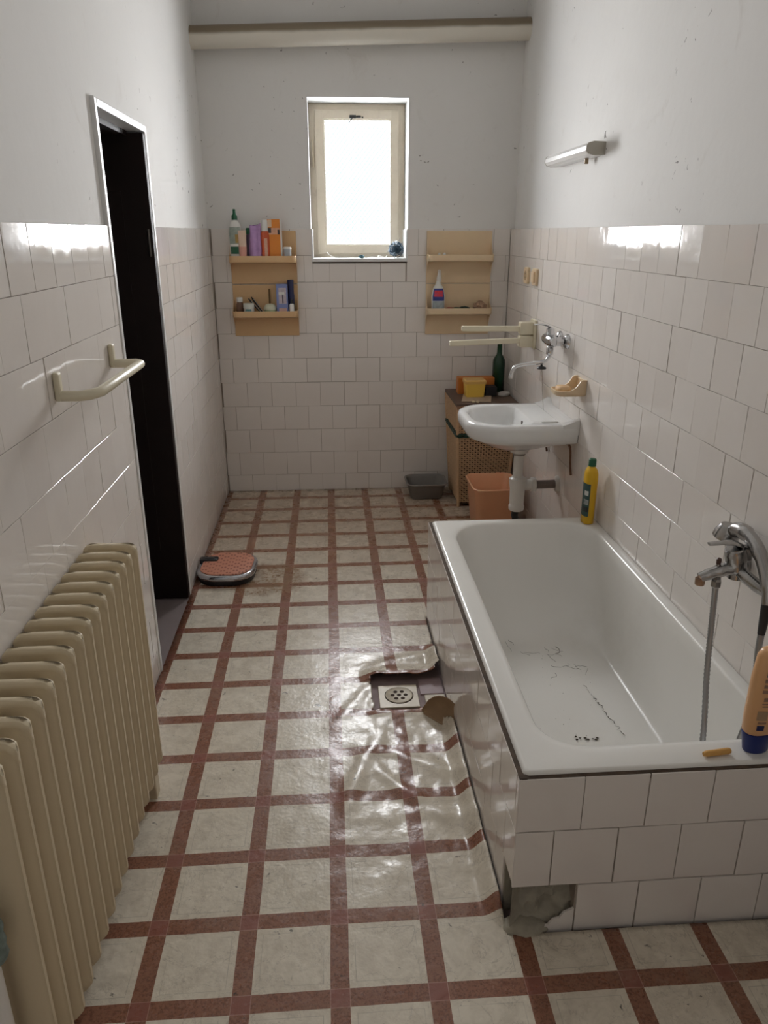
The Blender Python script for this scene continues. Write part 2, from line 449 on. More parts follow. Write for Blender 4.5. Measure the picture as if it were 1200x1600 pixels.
wall_front_unseen = tag(obj('wall_front_unseen', bx(WL - .2, WR + .2, YF - .15, YF, 0, ZC), PLASTER), 'unseen plastered wall set close behind the viewer for bounce light', None, None, 'structure')  # unseen; set close behind the camera to bounce more light forward
ceiling = tag(obj('ceiling', bx(WL - .2, WR + .2, YF - .15, YB + .3, ZC, ZC + .12), make_plaster('ceiling_whitewash', (0.78, 0.77, 0.75), False)), 'plain whitewashed ceiling', None, None, 'structure')

# ---------------------------------------------------------------- floor: slab, drain tiles, torn linoleum
SLAB = M('purple_grey_floor_paint', (0.27, 0.20, 0.20), 0.7, var=0.3, scale=25, dirt=0.4)
floor = tag(obj('floor', bx(WL - .2, WR + .2, YF - .15, YB + .3, -.12, -.016), SLAB), 'floor under brown-striped cream linoleum', None, None, 'structure')
for (a, b, c, d, col, nm) in ((0.304, 0.392, 2.365, 2.468, (0.34, 0.25, 0.26), 'mauve'), (0.318, 0.392, 2.262, 2.36, (0.66, 0.60, 0.48), 'cream')):
    tag(obj('floor_tile', bx(a, b, c, d, -.018, -.0105, bev=.0015, seg=1), M(nm + '_floor_tile', col, .5, var=.2, scale=30, dirt=.3), floor), nm + ' old floor tile in the torn gap')

tubx0, tuby0, tuby1 = 0.396, 1.336, 2.935
def smooth(e0, e1, x):
    t_ = min(1, max(0, (x - e0) / (e1 - e0))); return t_ * t_ * (3 - 2 * t_)
from mathutils import noise as mnoise
def nz(x, y, s, o=0): return mnoise.noise(Vector((x * s + o, y * s + o * 1.7, o * .31)))
def lino_h(x, y):
    z = 0.0
    reg = smooth(-.15, .12, x) * (1 - smooth(.40, .46, x)) * smooth(1.35, 1.6, y) * (1 - smooth(2.5, 2.75, y))
    z += reg * (0.0035 * nz(x, y, 9, 3) + 0.0035 * nz(x * 1.6 + y * .6, y, 5, 8) + 0.0030 * nz(x, y, 21, 5) + .0012 * nz(x, y, 40, 2))
    # a few long creases running to the bath
    for (cx, cy, ang, ln, wd, hh) in ((.06, 1.93, 1.25, .20, .026, .007), (.18, 1.86, 2.25, .17, .024, .007), (.27, 1.96, 2.6, .16, .024, .007), (.30, 2.60, .25, .17, .024, .007), (.05, 2.30, 1.1, .16, .024, .005), (.33, 1.72, 2.9, .12, .024, .006)):
        dx, dy = x - cx, y - cy; u = dx * math.cos(ang) + dy * math.sin(ang); v = -dx * math.sin(ang) + dy * math.cos(ang) + .25 * u * u
        z += hh * math.exp(-(v / wd) ** 2) * math.exp(-(u / ln) ** 4)
    # edge turned up against the bath panel
    if 1.33 < y < 2.72:
        k = smooth(1.33, 1.42, y) * (1 - smooth(2.60, 2.72, y))
        z += k * 0.034 * smooth(.335, .392, x) ** 1.6
    # lifted lip around the tear
    d = max(0.0, y - 2.468)
    z += 0.018 * math.exp(-(d / .06) ** 2) * smooth(.08, .15, x) * (1 if y > 2.44 else 0)
    if y < 2.25: z += 0.006 * math.exp(-((2.25 - y) / .04) ** 2) * smooth(.08, .15, x)
    return z
def frange(a, b, s):
    n = max(1, round((b - a) / s)); return [a + (b - a) * i / n for i in range(n)]
xs = frange(WL + .001, -.16, .04) + frange(-.16, .09, .0125) + frange(.09, .392, .0050) + [.392, .42] + frange(.45, WR - .002, .045) + [WR - .002]
ys = frange(YF, 1.30, .04) + frange(1.30, 2.19, .0125) + frange(2.19, 2.55, .0050) + frange(2.55, 2.75, .0125) + frange(2.75, YB - .002, .045) + [YB - .002]
def in_tear(x, y):
    lx = 0.124 + .010 * nz(y, 1.1, 22, 4); ty = 2.462 + .016 * nz(x, .3, 12, 9) + .006 * nz(x, .3, 45, 2); by = 2.258 + .012 * nz(x, .7, 11, 6) + .006 * nz(x, .7, 50, 1)
    if x > .30: by -= (x - .30) * 1.15
    return x > lx and by < y < ty
bm = B(); grid = {}
def gv(i, j):
    if (i, j) not in grid: grid[(i, j)] = bm.verts.new((xs[i], ys[j], lino_h(xs[i], ys[j])))
    return grid[(i, j)]
for i in range(len(xs) - 1):
    for j in range(len(ys) - 1):
        cx, cy = (xs[i] + xs[i + 1]) / 2, (ys[j] + ys[j + 1]) / 2
        if cx > .392 and tuby0 - .006 < cy < tuby1: continue
        if in_tear(cx, cy): continue
        if cx > .372 and 2.05 < cy < 2.75 and nz(cy, .2, 14, 7) > .45 - (cx - .372) * 14: continue
        bm.faces.new((gv(i, j), gv(i + 1, j), gv(i + 1, j + 1), gv(i, j + 1)))
bmesh.ops.smooth_vert(bm, verts=[v for v in bm.verts if v.is_boundary and .09 < v.co.x < .40 and 2.0 < v.co.y < 2.6], factor=.5, use_axis_x=True, use_axis_y=True, use_axis_z=False)
lin = obj('linoleum_sheet', bm, LINO, floor, smooth=True, angle=3)
lin['label'] = 'cream linoleum printed with brown-red stripes, wrinkled and torn around the drain'
so = lin.modifiers.new('thickness', 'SOLIDIFY'); so.thickness = 0.0022; so.offset = -1
# curled flap of linoleum below the drain, brown felt side up
bm = B(); rr = []
for i in range(13):
    t_ = i / 12; ang = t_ * 2.3
    rowp = []
    for j in range(11):
        s_ = j / 10 - .5
        wd = .085 * math.sqrt(max(0.02, 1 - (2 * s_) ** 2))
        a_ = ang
        d0 = Vector((.350, 2.160, .004)) + Vector((.66, -.75, 0)) * s_ * .185
        out = Vector((-.62, -.64, 0)).normalized()
        q = d0 + out * (-(wd * .55) * math.sin(a_) / 1.0 - .0) + Vector((0, 0, wd * .62 * (1 - math.cos(a_))))
        rowp.append(bm.verts.new(q))
    rr.append(rowp)
for i in range(12):
    for j in range(10): bm.faces.new((rr[i][j], rr[i + 1][j], rr[i + 1][j + 1], rr[i][j + 1]))
fl = obj('linoleum_flap', bm, BROWNBACK, floor, smooth=True, angle=3); fl['label'] = 'curled linoleum flap showing its brown felt back'
so = fl.modifiers.new('thickness', 'SOLIDIFY'); so.thickness = 0.002

# floor drain in its cream tile
dr = thing('floor_drain', 'round perforated floor drain set in a cream tile in the torn linoleum', 'drain', (.222, 2.358, -.0165))
obj('drain_tile', bx(.150, .294, 2.286, 2.428, -.016, -.009, bev=.0015, seg=1), M('drain_cream', (.66, .58, .44), .4, var=.12, scale=25, dirt=.45), dr)
bm = lathe(.224, 2.360, [(-.0095, .050), (-.0065, .050), (-.006, .048), (-.0075, .045), (-.0075, .001)], 32)
gr = obj('grate', bm, M('drain_grate', (.58, .51, .39), .45, var=.1, dirt=.3), dr, True)
for i in range(7):
    a = 2 * PI * i / 6; r_ = 0 if i == 6 else .024
    c_ = (.224 + r_ * math.cos(a), 2.360 + r_ * math.sin(a))
    obj('hole', lathe(c_[0], c_[1], [(-.0082, .0078), (-.0068, .0078)], 14), DARKHOLE, gr)
obj('rim_ring', lathe(.224, 2.360, [(-.0096, .0535), (-.0086, .0535)], 32), DARKHOLE, dr)

# ---------------------------------------------------------------- window
win = thing('window_1', 'small window with yellowed frame and patterned glass glowing with daylight', None, ((WX0 + WX1) / 2, YB + .1, WZ0), kind='structure')
yw = YB + .21
bm = B()   # plastered, painted reveal
box(bm, WX0, WX0 + .004, YB + .002, yw, WZ0, WZ1); box(bm, WX1 - .004, WX1, YB + .002, yw, WZ0, WZ1)
box(bm, WX0, WX1, YB + .002, yw, WZ1 - .004, WZ1)
obj('reveal', bm, WHITEPAINT, win)
bm = B()   # reveal is thicker where the tiles start
box(bm, WX0 + .004, WX0 + .013, YB - .004, yw, WZ0, H - .004); box(bm, WX1 - .013, WX1 - .004, YB - .004, yw, WZ0, H - .004)
obj('tile_edge', bm, WHITEPAINT, win)
obj('sill', bx(WX0 + .004, WX1 - .004, YB - .010, yw + .01, WZ0 - .008, WZ0 + .012, bev=.004), WHITEPAINT, win)
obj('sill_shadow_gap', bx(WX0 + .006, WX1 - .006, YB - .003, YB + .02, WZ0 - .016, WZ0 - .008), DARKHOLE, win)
def frame(bm, x0, x1, z0, z1, wd, y0, y1, bev=.004):
    box(bm, x0, x0 + wd, y0, y1, z0, z1, bev=bev); box(bm, x1 - wd, x1, y0, y1, z0, z1, bev=bev)
    box(bm, x0 + wd * .6, x1 - wd * .6, y0 + .0006, y1 - .0006, z1 - wd, z1 - .0005, bev=bev); box(bm, x0 + wd * .6, x1 - wd * .6, y0 + .0006, y1 - .0006, z0 + .0005, z0 + wd, bev=bev)
bm = B(); frame(bm, WX0 + .004, WX1 - .004, WZ0 + .01, WZ1 - .004, .042, yw, yw + .06)
obj('window_frame', bm, FRAMEPAINT, win)
bm = B(); frame(bm, -.055, .441, 1.464, 2.260, .052, yw - .012, yw + .045, .006)
cas = obj('casement', bm, FRAMEPAINT, win)
bm = B(); frame(bm, -.006, .399, 1.512, 2.213, .010, yw - .006, yw + .02, .003)
obj('glazing_bead', bm, M('bead_paint', (.66, .61, .50), .4, dirt=.1), cas)
obj('pane', bx(.002, .392, yw + .006, yw + .012, 1.520, 2.206), PANE, win)
bm = B(); box(bm, .150, .188, yw - .022, yw - .010, 2.212, 2.230, bev=.002); box(bm, .190, .216, yw - .020, yw - .010, 2.215, 2.228, bev=.002); box(bm, .222, .231, yw - .017, yw - .010, 2.214, 2.222)
tube(bm, [(.176, yw - .02, 2.224), (.160, yw - .026, 2.205), (.145, yw - .026, 2.188)], .0025, 6)
obj('latch', bm, M('black_iron', (.02, .02, .018), .5, .6), cas)
for z_ in (2.02,):
    bm = B(); tube(bm, [(-.068, yw - .016, 1.955), (-.070, yw - .016, 2.095)], .006, 8); box(bm, -.076, -.062, yw - .02, yw - .008, 1.95, 2.02, bev=.003); box(bm, -.075, -.063, yw - .021, yw - .008, 2.028, 2.10, bev=.003)
    obj('hinge', bm, M('painted_hinge', (.42, .35, .25), .5, dirt=.5), cas)
# bright gap behind the window: outdoor sill
# things on the sill
rng = random.Random(3)
SC = Vector((.412, YB + .036, WZ0 + .012 + .050))
sb = thing('string_ball', 'tangled ball of dark blue string on the window sill', 'string ball', (.412, YB + .036, WZ0 + .012))
for nm, cnt, mt in (('string', 46, M('blue_string', (.030, .075, .115), .55, var=.9, scale=130)), ('pale_string', 9, M('pale_blue_string', (.33, .42, .50), .5, var=.3, scale=90))):
    bm = B()
    for k in range(cnt):
        ax = Vector((rng.gauss(0, 1), rng.gauss(0, 1), rng.gauss(0, 1))).normalized(); t1 = ax.orthogonal().normalized(); t2 = ax.cross(t1)
        c0 = SC + ax * rng.uniform(-.020, .020); r_ = rng.uniform(.022, .046); a0 = rng.uniform(0, 6.28); ln = rng.uniform(1.2, 4.2)
        tube(bm, [c0 + (t1 * math.cos(a0 + ln * i / 7) + t2 * math.sin(a0 + ln * i / 7)) * r_ * (1 + .10 * (i == 7)) for i in range(8)], .0018, 5)
    for k in range(cnt // 2):      # loose ends sticking out
        ax = Vector((rng.gauss(0, 1), rng.gauss(0, 1), rng.gauss(0, 1))).normalized()
        tube(bm, [SC + ax * .030, SC + ax * rng.uniform(.050, .062) + Vector((rng.uniform(-.01, .01), 0, rng.uniform(-.01, .01)))], [.0018, .0008], 5)
    if nm == 'string': blob(bm, tuple(SC), .024, jit=.2, rng=rng)
    for v in bm.verts: v.co.z = max(v.co.z, WZ0 + .0125); v.co.x = min(v.co.x, WX1 - .016); v.co.y = max(v.co.y, YB - .02)
    tag(obj(nm, bm, mt, sb), kind='stuff')
bm = B(); blob(bm, (.205, YB + .012, WZ0 + .021), .013, 1.5, .9, .75, jit=.2, rng=rng)
one('string_scrap', bm, M('blue_string2', (.07, .16, .20), .6, var=.6, scale=90), (.205, YB + .012, WZ0 + .012), 'small scrap of blue string in the middle of the window sill', 'string scrap')
zs = WZ0 + .0145
bm = tube(B(), smoothp([(.0, YB + .07, zs + .03), (.02, YB + .05, zs + .012), (.06, YB + .03, zs), (.12, YB + .02, zs), (.17, YB + .03, zs), (.23, YB + .015, zs), (.27, YB + .035, zs + .004), (.30, YB + .02, zs), (.31, YB + .045, zs + .01), (.345, YB + .03, zs + .002), (.36, YB + .05, zs + .012)], 5), .0028, 6)
one('cord', bm, M('white_cord', (.75, .74, .70), .6), (.18, YB + .03, WZ0 + .012), 'thin white cord lying along the window sill', 'cord', smooth=True)

# ---------------------------------------------------------------- doorway on the left
door = thing('door_1', 'dark brown door standing open in a white steel frame', None, (WL - .05, DY1, 0), kind='structure')
STEEL = M('white_steel_frame', (.74, .74, .73), .35, var=.06, dirt=.2)
fr_ = []
bm = B()
box(bm, WL - .17, WL + .004, DY0 - .012, DY0 + .014, 0, DZ + .012, bev=.003); box(bm, WL - .17, WL + .004, DY1 - .012, DY1 + .012, 0, DZ + .012, bev=.003)
box(bm, WL - .06, WL + .004, DY0 + .013, DY1 - .011, DZ - .012, DZ + .012, bev=.003)
obj('door_frame', bm, STEEL, door)
obj('dark_soffit', bx(WL - .171, WL - .055, DY0 + .013, DY1 - .05, DZ - .03, DZ + .001, bev=.002), DARKWOOD, door)  # dark box covering the underside of the lintel
leaf = obj('door_leaf', bx(WL - .72, WL + .002, DY1 - .050, DY1 - .0125, .006, DZ - .018, bev=.003), DARKWOOD, door)
obj('door_panel', bx(WL - .62, WL - .10, DY1 - .054, DY1 - .048, .25, DZ - .22, bev=.002), DARKWOOD, leaf)
bm = B(); tube(bm, [(WL - .012, DY1 - .054, 1.50), (WL - .012, DY1 - .054, 1.60)], .005, 8)
obj('door_hinge', bm, M('dark_hinge', (.12, .11, .1), .35, .8), leaf, True)
obj('threshold', bx(WL - .17, WL + .002, DY0 + .014, DY1 - .012, -.016, .002), M('mauve_threshold', (.23, .185, .18), .6, var=.15, dirt=.3), door)
# dark corridor beyond
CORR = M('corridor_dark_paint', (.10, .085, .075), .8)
bm = B()
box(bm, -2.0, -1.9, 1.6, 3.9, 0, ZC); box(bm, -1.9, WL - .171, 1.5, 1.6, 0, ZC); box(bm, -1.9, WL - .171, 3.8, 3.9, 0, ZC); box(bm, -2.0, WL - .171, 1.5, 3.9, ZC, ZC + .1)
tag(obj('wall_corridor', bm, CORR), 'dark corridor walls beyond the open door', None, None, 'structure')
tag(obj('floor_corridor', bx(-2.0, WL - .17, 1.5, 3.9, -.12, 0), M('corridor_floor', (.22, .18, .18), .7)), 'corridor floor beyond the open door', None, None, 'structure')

# ---------------------------------------------------------------- pipe under the ceiling
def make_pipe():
    m, t, p = nt('top_shaded_pipe')
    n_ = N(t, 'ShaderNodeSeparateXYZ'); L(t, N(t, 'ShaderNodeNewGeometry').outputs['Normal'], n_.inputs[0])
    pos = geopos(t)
    d_ = ramp(t, math_(t, 'ADD', n_.outputs[2], math_(t, 'MULTIPLY', noise(t, 6, 4, pos), .25)), .05, .45)    # shade of the upper side, painted brown into the colour
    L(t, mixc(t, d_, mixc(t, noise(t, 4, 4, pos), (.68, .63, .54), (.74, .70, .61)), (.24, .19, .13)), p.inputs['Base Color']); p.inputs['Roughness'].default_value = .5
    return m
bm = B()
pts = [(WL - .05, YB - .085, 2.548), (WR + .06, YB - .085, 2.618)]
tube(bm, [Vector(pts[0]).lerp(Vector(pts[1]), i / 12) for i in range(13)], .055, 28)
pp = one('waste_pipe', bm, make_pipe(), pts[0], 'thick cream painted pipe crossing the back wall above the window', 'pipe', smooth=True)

# ---------------------------------------------------------------- bathtub and tiled surround
sur = thing('bath_surround', 'low white tiled masonry boxing around the bathtub with a broken corner', 'bath panel', ((tubx0 + WR) / 2, (tuby0 + tuby1) / 2, 0))
bm = B()
zt = .438
box(bm, tubx0 + .0045, tubx0 + .055, tuby0 + .10, tuby1, -.014, zt)             # long side core
box(bm, tubx0 + .158, WR - .001, tuby0 + .0045, tuby0 + .05, -.014, zt)          # near end core
box(bm, tubx0 + .0045, tubx0 + .16, tuby0 + .0045, tuby0 + .11, .137, zt)       # over the hole
box(bm, tubx0 + .03, WR - .001, tuby1 - .05, tuby1 - .001, -.014, zt)
obj('masonry', bm, GROUT, sur)
# rough mortar in the broken corner
bm = B(); n_ = 22
g = [[None] * (n_ + 1) for _ in range(n_ + 1)]
for i in range(n_ + 1):
    for j in range(n_ + 1):
        u, v = i / n_, j / n_
        x = tubx0 + .004 + u * .158; z = -.014 + v * .155
        dep = .030 + .020 * nz(u, v, 4, 2) + .010 * nz(u, v, 11, 6) + .02 * smooth(.2, 1, v) - .022 * (1 - smooth(0, .35, v)) * (1 - u)
        if u < .2: dep = dep * u / .2 + .004
        g[i][j] = bm.verts.new((x + .006 * nz(u, v, 6, 4) * (u > .1), tuby0 + max(.003, dep), z))
for i in range(n_):
    for j in range(n_): bm.faces.new((g[i][j], g[i + 1][j], g[i + 1][j + 1], g[i][j + 1]))
box(bm, tubx0 + .005, tubx0 + .16, tuby0 + .075, tuby0 + .11, -.014, .14)
obj('mortar', bm, CONCRETE, sur, True)
bm = B(); blob(bm, (tubx0 + .045, tuby0 + .012, -.004), .05, 1.15, .75, .5, jit=.05, sub=3, rng=rng)
for v in bm.verts:
    v.co.x += .010 * nz(v.co.x, v.co.y, 30, 3); v.co.y += .012 * nz(v.co.x, v.co.y, 26, 6); v.co.z += .008 * nz(v.co.x, v.co.y, 40, 9)
obj('mortar_crumbs', bm, CONCRETE, sur, True)
# tiles of the near end: three courses, corner of the lowest broken away
for (z0, z1, js) in ((.302, .4505, [tubx0, .547, .697, .847, .997, WR - .002]), (.138, .302, [tubx0, .487, .639, .789, .940, 1.09]), (-.012, .137, [.556, .707, .860, 1.012, WR - .002])):
    for a, b in zip(js, js[1:]): add_tile(sur, '-y', tuby0, a, b, z0, z1, .003)
# broken remnant of a tile beside the hole
bm = B(); prism(bm, [(.455, -.012), (.554, -.012), (.554, .062), (.530, .050), (.520, .034), (.505, .030), (.492, .012), (.470, .004)], 'y', tuby0, tuby0 + .006)
obj('broken_tile', bm, TILE, sur)
for (z0, z1, ph) in ((.302, .4505, tuby0 + .02), (.152, .302, tuby0 + .095), (-.004, .152, tuby0 + .02)):
    lo = tuby0 + (.0 if z0 > .1 else .085)
    tile_row(sur, '-x', tubx0, lo, tuby1 - .004, z0, z1, ph, .149)

tub = thing('bathtub', 'white enamelled bathtub with dirty bottom set into tiled boxing', 'bathtub', (.75, 2.14, 0))
X0, X1, Y0, Y1 = .409, WR - .001, 1.348, 2.926
ix0, ix1, iy0, iy1 = .486, 1.058, 1.446, 2.882
def itp(a, b, f): return a + (b - a) * f
rings = [rrect(X0 + .004, X1, Y0 + .004, Y1, .012, .430, 8), rrect(X0, X1, Y0, Y1, .014, .436, 8), rrect(X0, X1, Y0, Y1, .014, .450, 8), rrect(X0 + .004, X1 - .001, Y0 + .004, Y1 - .003, .014, .4565, 8), rrect(X0 + .012, X1 - .004, Y0 + .012, Y1 - .008, .016, .458, 8),
         rrect(ix0 - .02, ix1 + .012, iy0 - .022, iy1 + .014, (.13, .15, .11, .10), .4545, 8), rrect(ix0 - .006, ix1 + .005, iy0 - .007, iy1 + .006, (.13, .15, .11, .10), .452, 8), rrect(ix0, ix1, iy0, iy1, (.13, .15, .11, .10), .445, 8)]
bx0, bx1, by0, by1 = .560, .985, 1.560, 2.470
for i in range(1, 13):
    f = i / 12; z = .445 - .345 * math.sin(f * PI / 2) ** 1.0
    g_ = 1 - math.cos(f * PI / 2)          # wall moves in slowly then rounds into the floor
    lin_ = f * .30
    gx = .25 * f + .75 * g_ ** 1.4; gyn = .2 * f + .8 * g_ ** 1.6; gyf = .72 * f + .28 * g_
    rings.append(rrect(itp(ix0, bx0, gx), itp(ix1, bx1, gx), itp(iy0, by0, gyn), itp(iy1, by1, gyf), (itp(.13, .15, f), itp(.15, .15, f), itp(.11, .12, f), itp(.10, .12, f)), z, 8))
rings.append(rrect(bx0 + .05, bx1 - .05, by0 + .08, by1 - .1, .12, .0975, 8)); rings.append(rrect(bx0 + .15, bx1 - .15, by0 + .3, by1 - .3, .06, .096, 8))
bm = ring_loft(B(), rings, cap0=False)
obj('tub_shell', bm, ENAMEL, tub, True, 1.2)
bm = B()     # blackened sealant between rim and tiles
box(bm, tubx0 + .0015, X0 + .006, tuby0 + .002, Y1, .436, .4505); box(bm, tubx0 + .001, WR - .003, tuby0 + .0035, Y0 + .006, .436, .4515)
obj('sealant', bm, M('black_sealant', (.075, .05, .032), .9, var=.9, scale=30), tub)
bm = lathe(.76, 1.70, [(.0945, .027), (.0985, .027), (.0995, .022), (.0975, .008), (.0975, .001)], 20)
obj('waste_outlet', bm, DULLCHROME, tub, True)
# hair and grit on the bottom of the bath: nobody could count it
bm = B()
def strand(pts, r=.0011): tube(bm, smoothp(pts, 4), r, 5)
zf = .1065
for (cx, cy, n, sp) in ((.72, 2.44, 4, .035), (.82, 2.40, 5, .028), (.85, 2.33, 5, .022), (.74, 2.3, 2, .03)):
    for k in range(n):
        p = Vector((cx + rng.gauss(0, sp), cy + rng.gauss(0, sp), zf + .001)); q = [p]
        a = rng.uniform(0, 6.3)
        for s_ in range(4):
            a += rng.uniform(-1, 1); p = p + Vector((math.cos(a), math.sin(a), 0)) * rng.uniform(.006, .02); q.append(p)
        strand(q, rng.choice((.0004, .0005, .0006, .0010)))
for k in range(11):
    cx_, cy_ = .858 + .0035 * k + rng.uniform(-.006, .006), 2.21 - .026 * k
    strand([(cx_, cy_, zf - .004), (cx_ + rng.uniform(-.008, .012), cy_ - rng.uniform(.004, .012), zf - .004), (cx_ + rng.uniform(-.004, .008), cy_ - rng.uniform(.014, .024), zf - .004)], rng.choice((.0004, .0006, .0011)))
for k in range(14): blob(bm, (.785 + rng.uniform(-.045, .03), 1.925 + rng.uniform(-.012, .012), zf - .0075), rng.uniform(.001, .0045), 1.4, 1, .4, .3, 1, rng)
for k in range(40): blob(bm, (rng.uniform(.62, .94), rng.uniform(1.6, 2.5), zf - .007), rng.uniform(.0006, .0016), 1, 1, .5, .3, 1, rng)
o = one('hair_and_grit', bm, M('dark_grit', (.05, .035, .02), .9), (.78, 2.2, .098), 'dark hair and grit scattered on the bathtub bottom', 'dirt', kind='stuff')

# ---------------------------------------------------------------- radiator
rad = thing('radiator', 'cream painted cast iron column radiator along the left wall', 'radiator', (-.60, 1.5, 0))
def section_mesh():
    """one column section, origin at wall side, thickness along y"""
    xs_ = [0, .003, .010, .020, .030, .040, .050, .058, .066, .074, .082, .090, .100, .110, .120, .129, .1365, .1405, .1415]
    def col(x): return max(.0045, .0195 * math.exp(-((x - .026) / .020) ** 4), .0215 * math.exp(-((x - .110) / .027) ** 4), .009 if .02 < x < .12 else 0)
    def top(x):
        e = .022; d = max(0, e - x, x - (.1415 - e))
        return .803 - (e - math.sqrt(max(0, e * e - d * d)))
    def half(x, dz):      # dz = distance below the top edge: a rolled rim, then the two columns with an arched recess between
        arch = .030 + .030 * math.exp(-((x - .066) / .022) ** 2)
        f = smooth(.45, 1.0, dz / arch)
        rim = .0135 * min(1, .35 + (min(x, .1415 - x)) / .006)
        return itp(rim, col(x), f)
    rings = []
    def ring(zf):
        pts = []
        for sg in (1, -1):
            for x in (xs_ if sg > 0 else xs_[::-1]):
                z, k = zf(x); pts.append((x, sg * k, z))
        return pts
    for dz, k in ((0, .55), (.004, 1.0), (.03, 1.0)): rings.append(ring(lambda x: (.086 + dz + (.803 - top(x)) * (1 - dz / .03) * .8, max(.003, half(x, .04) * k))))
    for z in (.14, .45, .70): rings.append(ring(lambda x: (z, half(x, .2))))
    for dz in (.075, .06, .05, .042, .034, .026, .018, .010, .004): rings.append(ring(lambda x: (top(x) - dz, half(x, dz))))
    rings.append(ring(lambda x: (top(x), half(x, 0) * .55)))
    bm = ring_loft(B(), rings)
    bmesh.ops.recalc_face_normals(bm, faces=bm.faces)
    for f in bm.faces: f.smooth = True
    for e in bm.edges:
        if len(e.link_faces) == 2 and e.calc_face_angle(0) > 1.2: e.smooth = False
    me = bpy.data.meshes.new('section'); bm.to_mesh(me); bm.free(); me.materials.append(CREAMPAINT)
    return me
sm = section_mesh()
for k in range(16):
    o = bpy.data.objects.new('section', sm); C.objects.link(o); o.parent = rad
    o.location = Vector((-.674, 1.920 - .0602 * k, 0)) - ORG['radiator']
    ORG[o.name] = ORG['radiator']
for z_ in (.735, .125): obj('hub', tube(B(), [(-.61, .99, z_), (-.61, 1.94, z_)], .02, 12), CREAMPAINT, rad, True)
for y_ in (1.05, 1.88):
    obj('foot', bx(-.665, -.545, y_ - .022, y_ + .022, -.002, .094, bev=.004), CREAMPAINT, rad)
obj('valve_stub', tube(B(), [(-.60, .992, .53), (-.60, .955, .53), (-.575, .945, .53)], .012, 10), DULLCHROME, rad, True)
bm = lathe(-.566, .940, [(.475, .010), (.480, .018), (.490, .0225), (.505, .020), (.518, .0225), (.532, .020), (.546, .0225), (.560, .017), (.565, .006)], 14)
o = obj('valve_knob', bm, M('grey_green_knob', (.17, .22, .20), .6, var=.5, scale=90), rad, True); o['label'] = 'grey green valve knob'
o = obj('supply_pipe', tube(B(), [(-.590, .945, -.001), (-.590, .945, .44), (-.598, .95, .53)], .024, 14), WHITEPL, rad, True); o['label'] = 'white supply pipe'
# ---------------------------------------------------------------- towel rail on the left wall
tr = thing('towel_rail', 'ivory plastic towel rail on the tiles above the radiator', 'towel rail', (WL, 2.15, 1.2))
for y_ in (1.905, 2.405):
    obj('wall_bracket', bx(WL + .0005, WL + .016, y_ - .014, y_ + .014, 1.196, 1.268, bev=.006, seg=3), IVORY, tr)
bm = B()
pts = [(WL + .01, 1.905, 1.208), (WL + .055, 1.905, 1.208), (WL + .082, 1.912, 1.210), (WL + .100, 1.94, 1.212), (WL + .100, 2.37, 1.212), (WL + .082, 2.398, 1.210), (WL + .055, 2.405, 1.208), (WL + .01, 2.405, 1.208)]
tube(bm, pts, .0135, 12)
obj('bar', bm, IVORY, tr, True, 1.0)

# ---------------------------------------------------------------- wall lamp
lp = thing('wall_lamp', 'white tubular strip light on the right wall above the sink', 'lamp', (WR + .02, 3.55, 1.88))
bm = B()
poly = [(WR + .022, 1.880), (WR - .025, 1.878), (WR - .047, 1.884), (WR - .056, 1.896), (WR - .056, 1.912), (WR - .047, 1.924), (WR - .025, 1.930), (WR + .022, 1.928)]
prism(bm, poly, 'y', 3.262, 3.86)
obj('diffuser', bm, M('opal_diffuser', (.80, .79, .77), .25, var=.02), lp)
for a, b in ((3.254, 3.2625), (3.8595, 3.868)):
    bm = prism(B(), [(x - .0015 if x < WR else x, z) for x, z in poly], 'y', a, b)
    obj('end_cap', bm, M('lamp_cap', (.42, .39, .33), .4), lp)
obj('pull_switch', bx(WR - .012, WR + .004, 3.40, 3.412, 1.858, 1.88, bev=.002), M('switch_brown', (.30, .22, .13), .5), lp)

# ---------------------------------------------------------------- sockets by the corner
for (y_, lab, kind) in ((4.265, 'cream wall socket nearest the back corner of the right wall', 's'), (4.09, 'cream rocker light switch right of the wall socket', 'w')):
    t_ = thing('wall_socket' if kind == 's' else 'light_switch', lab, 'socket' if kind == 's' else 'switch', (WR, y_, 1.32))
    bm = ring_loft(B(), [[(x, y, z) for (y, z, x) in rrect(y_ - .042, y_ + .042, 1.325, 1.41, .012, xx, 4)] for xx in (WR - .0005, WR - .012, WR - .0155)][:2] + [[(x, y, z) for (y, z, x) in rrect(y_ - .038, y_ + .038, 1.329, 1.406, .01, WR - .0155, 4)]])
    obj('plate', bm, CREAMPLASTIC, t_)
    if kind == 's':
        bm = ring_loft(B(), [[(x, y, z) for (y, z, x) in ell(y_, 1.3675, WR - .0150, .026, .026, 20)], [(x, y, z) for (y, z, x) in ell(y_, 1.3675, WR - .0165, .025, .025, 20)]])
        f_ = obj('socket_face', bm, M('socket_face_brown', (.45, .30, .15), .5), t_)
        for dz in (-.010, .010):
            bm = ring_loft(B(), [[(x, y, z) for (y, z, x) in ell(y_, 1.3675 + dz, xx, .0035, .0035, 8)] for xx in (WR - .0160, WR - .0172)])
            obj('pin_hole', bm, BLACK, f_)
    else:
        obj('rocker', bx(WR - .025, WR - .014, y_ - .026, y_ + .026, 1.340, 1.395, bev=.004), CREAMPLASTIC, t_)

